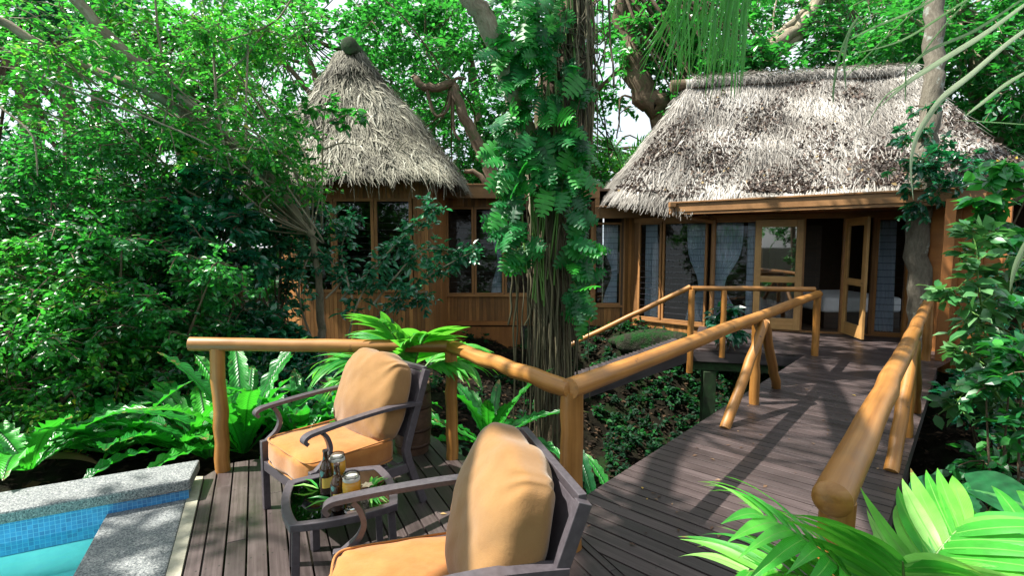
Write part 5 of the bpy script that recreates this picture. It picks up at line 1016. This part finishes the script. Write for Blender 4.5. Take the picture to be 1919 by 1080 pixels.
def rock(name, c, rad, label, seed):
    rg = np.random.default_rng(seed); M = MB(); u, v = np.meshgrid(np.linspace(0, 2*pi, 40), np.linspace(.02, pi-.02, 24), indexing='ij'); d = np.stack([np.cos(u)*np.sin(v), np.sin(u)*np.sin(v), np.cos(v)], -1); r = np.ones(u.shape)
    for k in range(14): w_ = rg.normal(0, 2.+k*.45, 3); r = r+.10/(1+k*.25)*np.sin((d*w_).sum(-1)+rg.random()*6)
    c = np.array(c, float); c[2] = gh(c[0], c[1])+rad[2]*.25
    M.grid(np.array(c)+d*r[..., None]*np.array(rad), .5, tuv=None); return tag(M.build(name, ROCKM, smooth=True), label, 'rock', 'mossy rocks around the gully')
rock('mossy_rock', P(1805, 800, 4.9)+V(0, .1, -.15), (.26, .25, .34), 'tall mossy rock behind the low leaves right of the walkway', 3)
for k, (px, py, Y, r_, lb_) in enumerate([(1230, 655, 10.6, (.9, .5, .32), 'broad mossy boulder under the bay window sill')]): rock('mossy_rock', P(px, py, Y), r_, lb_, 10+k)
# big arrow leaf plant by the palm
t = thing('elephant_ear_plant', V(2.2, 2.35, -.6), 'dark plant with very large rounded leaves at the lower right by the palm', 'plant'); M = MB(); W = MB()
def bigleaf(M, c, d, up, L, r):
    d = unit(d); x = unit(np.cross(d, up)); z = np.cross(x, d); pts = []; n = 14
    for i in range(n):
        t_ = i/(n-1); w_ = .46*L*math.sin(pi*min(1, t_*.9+.1)**.8)**.8; pts.append([np.array(c)+d*L*(t_-.25-(.12*abs(s)*(1-t_)**3))+x*w_*s+z*(.10*L*abs(s)-.25*L*t_*t_+.012*sin(s*14+t_*9)) for s in np.linspace(-1, 1, 13)])
    M.grid(np.array(pts), r, tuv=np.stack(np.broadcast_arrays(np.linspace(0, .85, n)[:, None], np.linspace(-1, 1, 13)[None], 0.), -1))
for (px, py, D_, d, L, r) in ((1775, 935, 2.6, (-.55, -.35, -.02), .34, .2), (1870, 930, 2.45, (.6, -.45, .0), .36, .35), (1820, 915, 2.7, (.1, -.2, .35), .16, .95), (1900, 985, 2.3, (.7, -.3, -.1), .22, .4)):
    c = P(px, py, D_); bigleaf(M, c, V(*d), V(0, -.25, 1), L, r); W.tube(curve([V(2.2, 2.4, -.6), (c+V(2.2, 2.4, -.6))/2+V(0, .05, .05), c], 5), .009, 6, caps=False)
M.build('leaf', L_EAR, t, smooth=True); W.build('stem', STEMG, t)

# overhanging fronds
pf = thing('overhanging_palm', P(1980, -120, 2.6), 'long pale palm blades hanging across the top right of the frame', 'palm'); M = MB()
def blade(M, pts, W_, r, Y=2.6):
    p = curve([P(a, b, Y+(c if c else 0)) for a, b, c in pts], 6); T = unit(np.gradient(p, axis=0)); n = len(p); g_ = []
    for i in range(n):
        x = unit(np.cross(T[i], V(.15, -1, .3))); t_ = i/(n-1); w_ = W_*.72*min(1, .55+t_*1.3)*(1-max(0, (t_-.6)/.4)**1.6)+.001; nn = np.cross(T[i], x)
        g_.append([p[i]-x*w_/2+nn*w_*.12, p[i], p[i]+x*w_/2+nn*w_*.12])
    M.grid(np.array(g_), r, tuv=np.stack(np.broadcast_arrays(np.linspace(0, .9, n)[:, None], V(-1, 0, 1)[None], 0.), -1))
for pts, W_, r in (([(1925, 5, 0), (1850, 60, 0), (1770, 110, 0), (1700, 155, 0), (1650, 200, 0)], .035, .85), ([(1935, -15, 0), (1830, 55, .02), (1740, 95, .02), (1690, 140, 0)], .02, .6), ([(1960, 30, 0), (1890, 80, 0), (1820, 140, 0), (1770, 180, 0), (1740, 220, 0), (1718, 260, 0), (1708, 310, 0), (1712, 375, 0)], .038, .92), ([(1950, 120, 0), (1890, 155, 0), (1845, 190, 0), (1808, 218, 0)], .024, .8), ([(1950, 235, 0), (1880, 230, 0), (1800, 225, 0)], .008, .3),
                   ([(1960, 420, 0), (1930, 450, 0), (1905, 500, 0), (1893, 548, 0)], .045, .75), ([(1900, -60, 0), (1780, 20, 0), (1690, 75, 0), (1600, 100, 0)], .014, .5), ([(1840, -60, 0), (1730, 10, 0), (1640, 50, 0), (1590, 75, 0)], .014, .55), ([(1610, 30, 0), (1592, 60, 0), (1583, 110, 0), (1586, 170, 0)], .02, .35), ([(1590, 60, 0), (1572, 110, 0), (1563, 165, 0), (1562, 195, 0)], .016, .3), ([(1860, -50, 0), (1760, 60, 0), (1706, 135, 0)], .009, .4), ([(1700, 120, 0), (1698, 150, 0), (1697, 192, 0)], .012, .4), ([(1780, -40, 0), (1660, 70, 0), (1580, 150, 0)], .007, .5), ([(1700, 155, 0), (1660, 180, 0), (1625, 235, 0)], .008, .6)): blade(M, pts, W_, r)
M.build('blade', L_SILVER, pf, smooth=True)
M = MB(); M.tube(curve([V(3.4, 2.9, -.6), V(3.35, 2.85, 1.2), V(3.2, 2.75, 2.9)], 6), np.linspace(.09, .06, 13), 10, rough=.08); M.build('trunk', BARK, pf, smooth=True)
M = MB(); M.tube(curve([V(3.2, 2.75, 2.9), P(1965, 235, 2.6), P(1958, 110, 2.6), P(1945, 10, 2.6), P(1880, -60, 2.6), P(1760, -70, 2.6), P(1600, 10, 2.6)], 6), np.linspace(.014, .004, 37), 6)
M.tube(curve([V(3.2, 2.75, 2.9), P(2010, 330, 2.6), P(1958, 425, 2.6)], 6), np.linspace(.012, .004, 13), 6); M.build('stem', STEMG, pf, smooth=True)
hp = thing('hanging_palm', P(1330, -120, 6), 'fine drooping palm fringe hanging at the top between the vine and the ridge', 'palm'); M = MB(); rg = np.random.default_rng(44)
for i in range(95):
    a = rg.random(); x = 1255+a*150; L = 100+90*rg.random(); s = (rg.random()-.75)*110*(1-a)-10; blade(M, [(x+20, -70, 0), (x, -10+rg.random()*20, 0), (x+s*.5, 30+L*.3, 0), (x+s, 10+L*.95, 0)], .018+.012*rg.random(), rg.random()*.55, 6+rg.normal(0, .2))
M.build('blade', L_PALM, hp, smooth=True); M = MB(); M.tube(curve([P(1240, -40, 6), P(1330, -75, 6), P(1430, -60, 6), P(1560, -160, 6.3), P(1700, -420, 7)], 6), np.linspace(.008, .03, 25), 6); M.build('stem', STEMG, hp, smooth=True)

# canopy overhead: unseen trees, crowns set towards the sun and gapped to dapple the deck
def canopy(label, base, cen, rad, n, seed, cr=.55):
    tree('shade_tree', label, 'tree', 'tall shade trees beside the deck', base, [V(base[0]*.6+cen[0]*.4, base[1]*.6+cen[1]*.4, 3.4), V(cen[0], cen[1], cen[2]-rad[2])], [], [(cen, rad, n)], L_MID, .17, 'tri', seed, BARK, .2, 60, cr, conn=14)
SH = lambda x, y, z, h: np.array((x, y, z))+V(-.55, -.06, .85)*((h-z)/.85)
for k, (x, y, z, h, rad, n, lb_, bs) in enumerate([
    (-.5, 2.3, .5, 8, (2.3, 1.5, .8), 56, 'tall unseen tree whose crown casts shade on the armchairs and pool', (-6.5, -5.0, -.6)),
    (2.2, 4.6, 0, 8.2, (2.4, 1.7, .9), 66, 'tall unseen tree whose crown casts shade on the walkway', (-4.5, -6, -.6)),
    (4.9, 7.9, .5, 9, (2.0, 1.3, .9), 16, 'tall unseen tree whose crown casts shade on the verandah', (-2.5, -6.5, -.6)),
    (-1., 6.5, 0, 9.5, (2.2, 1.6, .8), 60, 'tall unseen tree whose crown casts shade on the gully and the central tree', (-9, -5.5, -.6))]):
    canopy(lb_, V(*bs), SH(x, y, z, h), rad, n, 300+k)
for k, (x, y, z, lb_) in enumerate(((-7, -12, 4, 'forest tree standing behind the photographer on the left'), (0, -14, 4.5, 'forest tree standing straight behind the photographer'), (8, -11, 4, 'forest tree standing behind the photographer on the right'))):
    tree('forest_tree', lb_, 'tree', 'forest trees behind the photographer', V(x, y, -1.2), [V(x+.3, y, 3), V(x, y, 6)], [], [(V(x, y, z), (4.2, 1.5, 3.2), 60)], L_MID, .26, 'tri', 400+k, BARK, .25, 70, 1., conn=3)
# leaf litter and low growth on the ground
rg = np.random.default_rng(500); n = 26000; x = rg.uniform(-7, 9, n); y = rg.uniform(1.6, 13, n); k = ~((x < -.6) & (y < 4.0)); x = x[k]; y = y[k]
M = MB(); leaves(M, np.stack([x, y, gh(x, y)+.02+.02*rg.random(len(x))], 1), rdir(len(x), rg, 0, .15), rup(len(x), rg, .35), .06+.06*rg.random(len(x)), 'tri', 1.2, rg, rg.random(len(x))*.93)
tag(M.build('leaf_litter', L_SOIL), 'dead brown leaves scattered over the soil of the gully', kind='stuff')
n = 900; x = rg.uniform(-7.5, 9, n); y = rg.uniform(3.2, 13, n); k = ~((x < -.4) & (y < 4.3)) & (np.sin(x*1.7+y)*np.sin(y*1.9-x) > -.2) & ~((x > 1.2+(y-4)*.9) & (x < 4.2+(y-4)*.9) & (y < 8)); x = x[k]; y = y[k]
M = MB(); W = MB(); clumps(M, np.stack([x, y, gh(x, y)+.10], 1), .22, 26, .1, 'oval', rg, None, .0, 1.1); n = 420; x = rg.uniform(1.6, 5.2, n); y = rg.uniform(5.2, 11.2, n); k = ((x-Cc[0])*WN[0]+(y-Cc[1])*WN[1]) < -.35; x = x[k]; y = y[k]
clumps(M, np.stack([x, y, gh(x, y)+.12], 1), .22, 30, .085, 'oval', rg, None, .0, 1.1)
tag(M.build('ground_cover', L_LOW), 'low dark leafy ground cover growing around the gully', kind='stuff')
# leaves and specks fallen on the deck
n = 420; p = np.stack([rg.uniform(-2, 5.5, n), rg.uniform(1.5, 7.5, n), np.full(n, .006)], 1); dd = np.abs((p[:, :2]-Cc)@WN-.75); k = ((dd < .7) & ((p[:, :2]-Cc)@WD > -1.5)) | ((p[:, 0] < -.4) & (p[:, 1] < 3.6) & (p[:, 0] > -1.6)); p = p[k]
M = MB(); leaves(M, p, rdir(len(p), rg, 0, .02), rup(len(p), rg, .12), .02+.03*rg.random(len(p)), 'tri', 1., rg); tag(M.build('deck_litter', L_DRY), 'small dry leaves lying on the deck boards', kind='stuff')
for o in list(S.objects):
    if o.name.startswith('fallen_leaves'): o['label'] = 'brown and yellow dead leaves lying on the pavilion thatch'
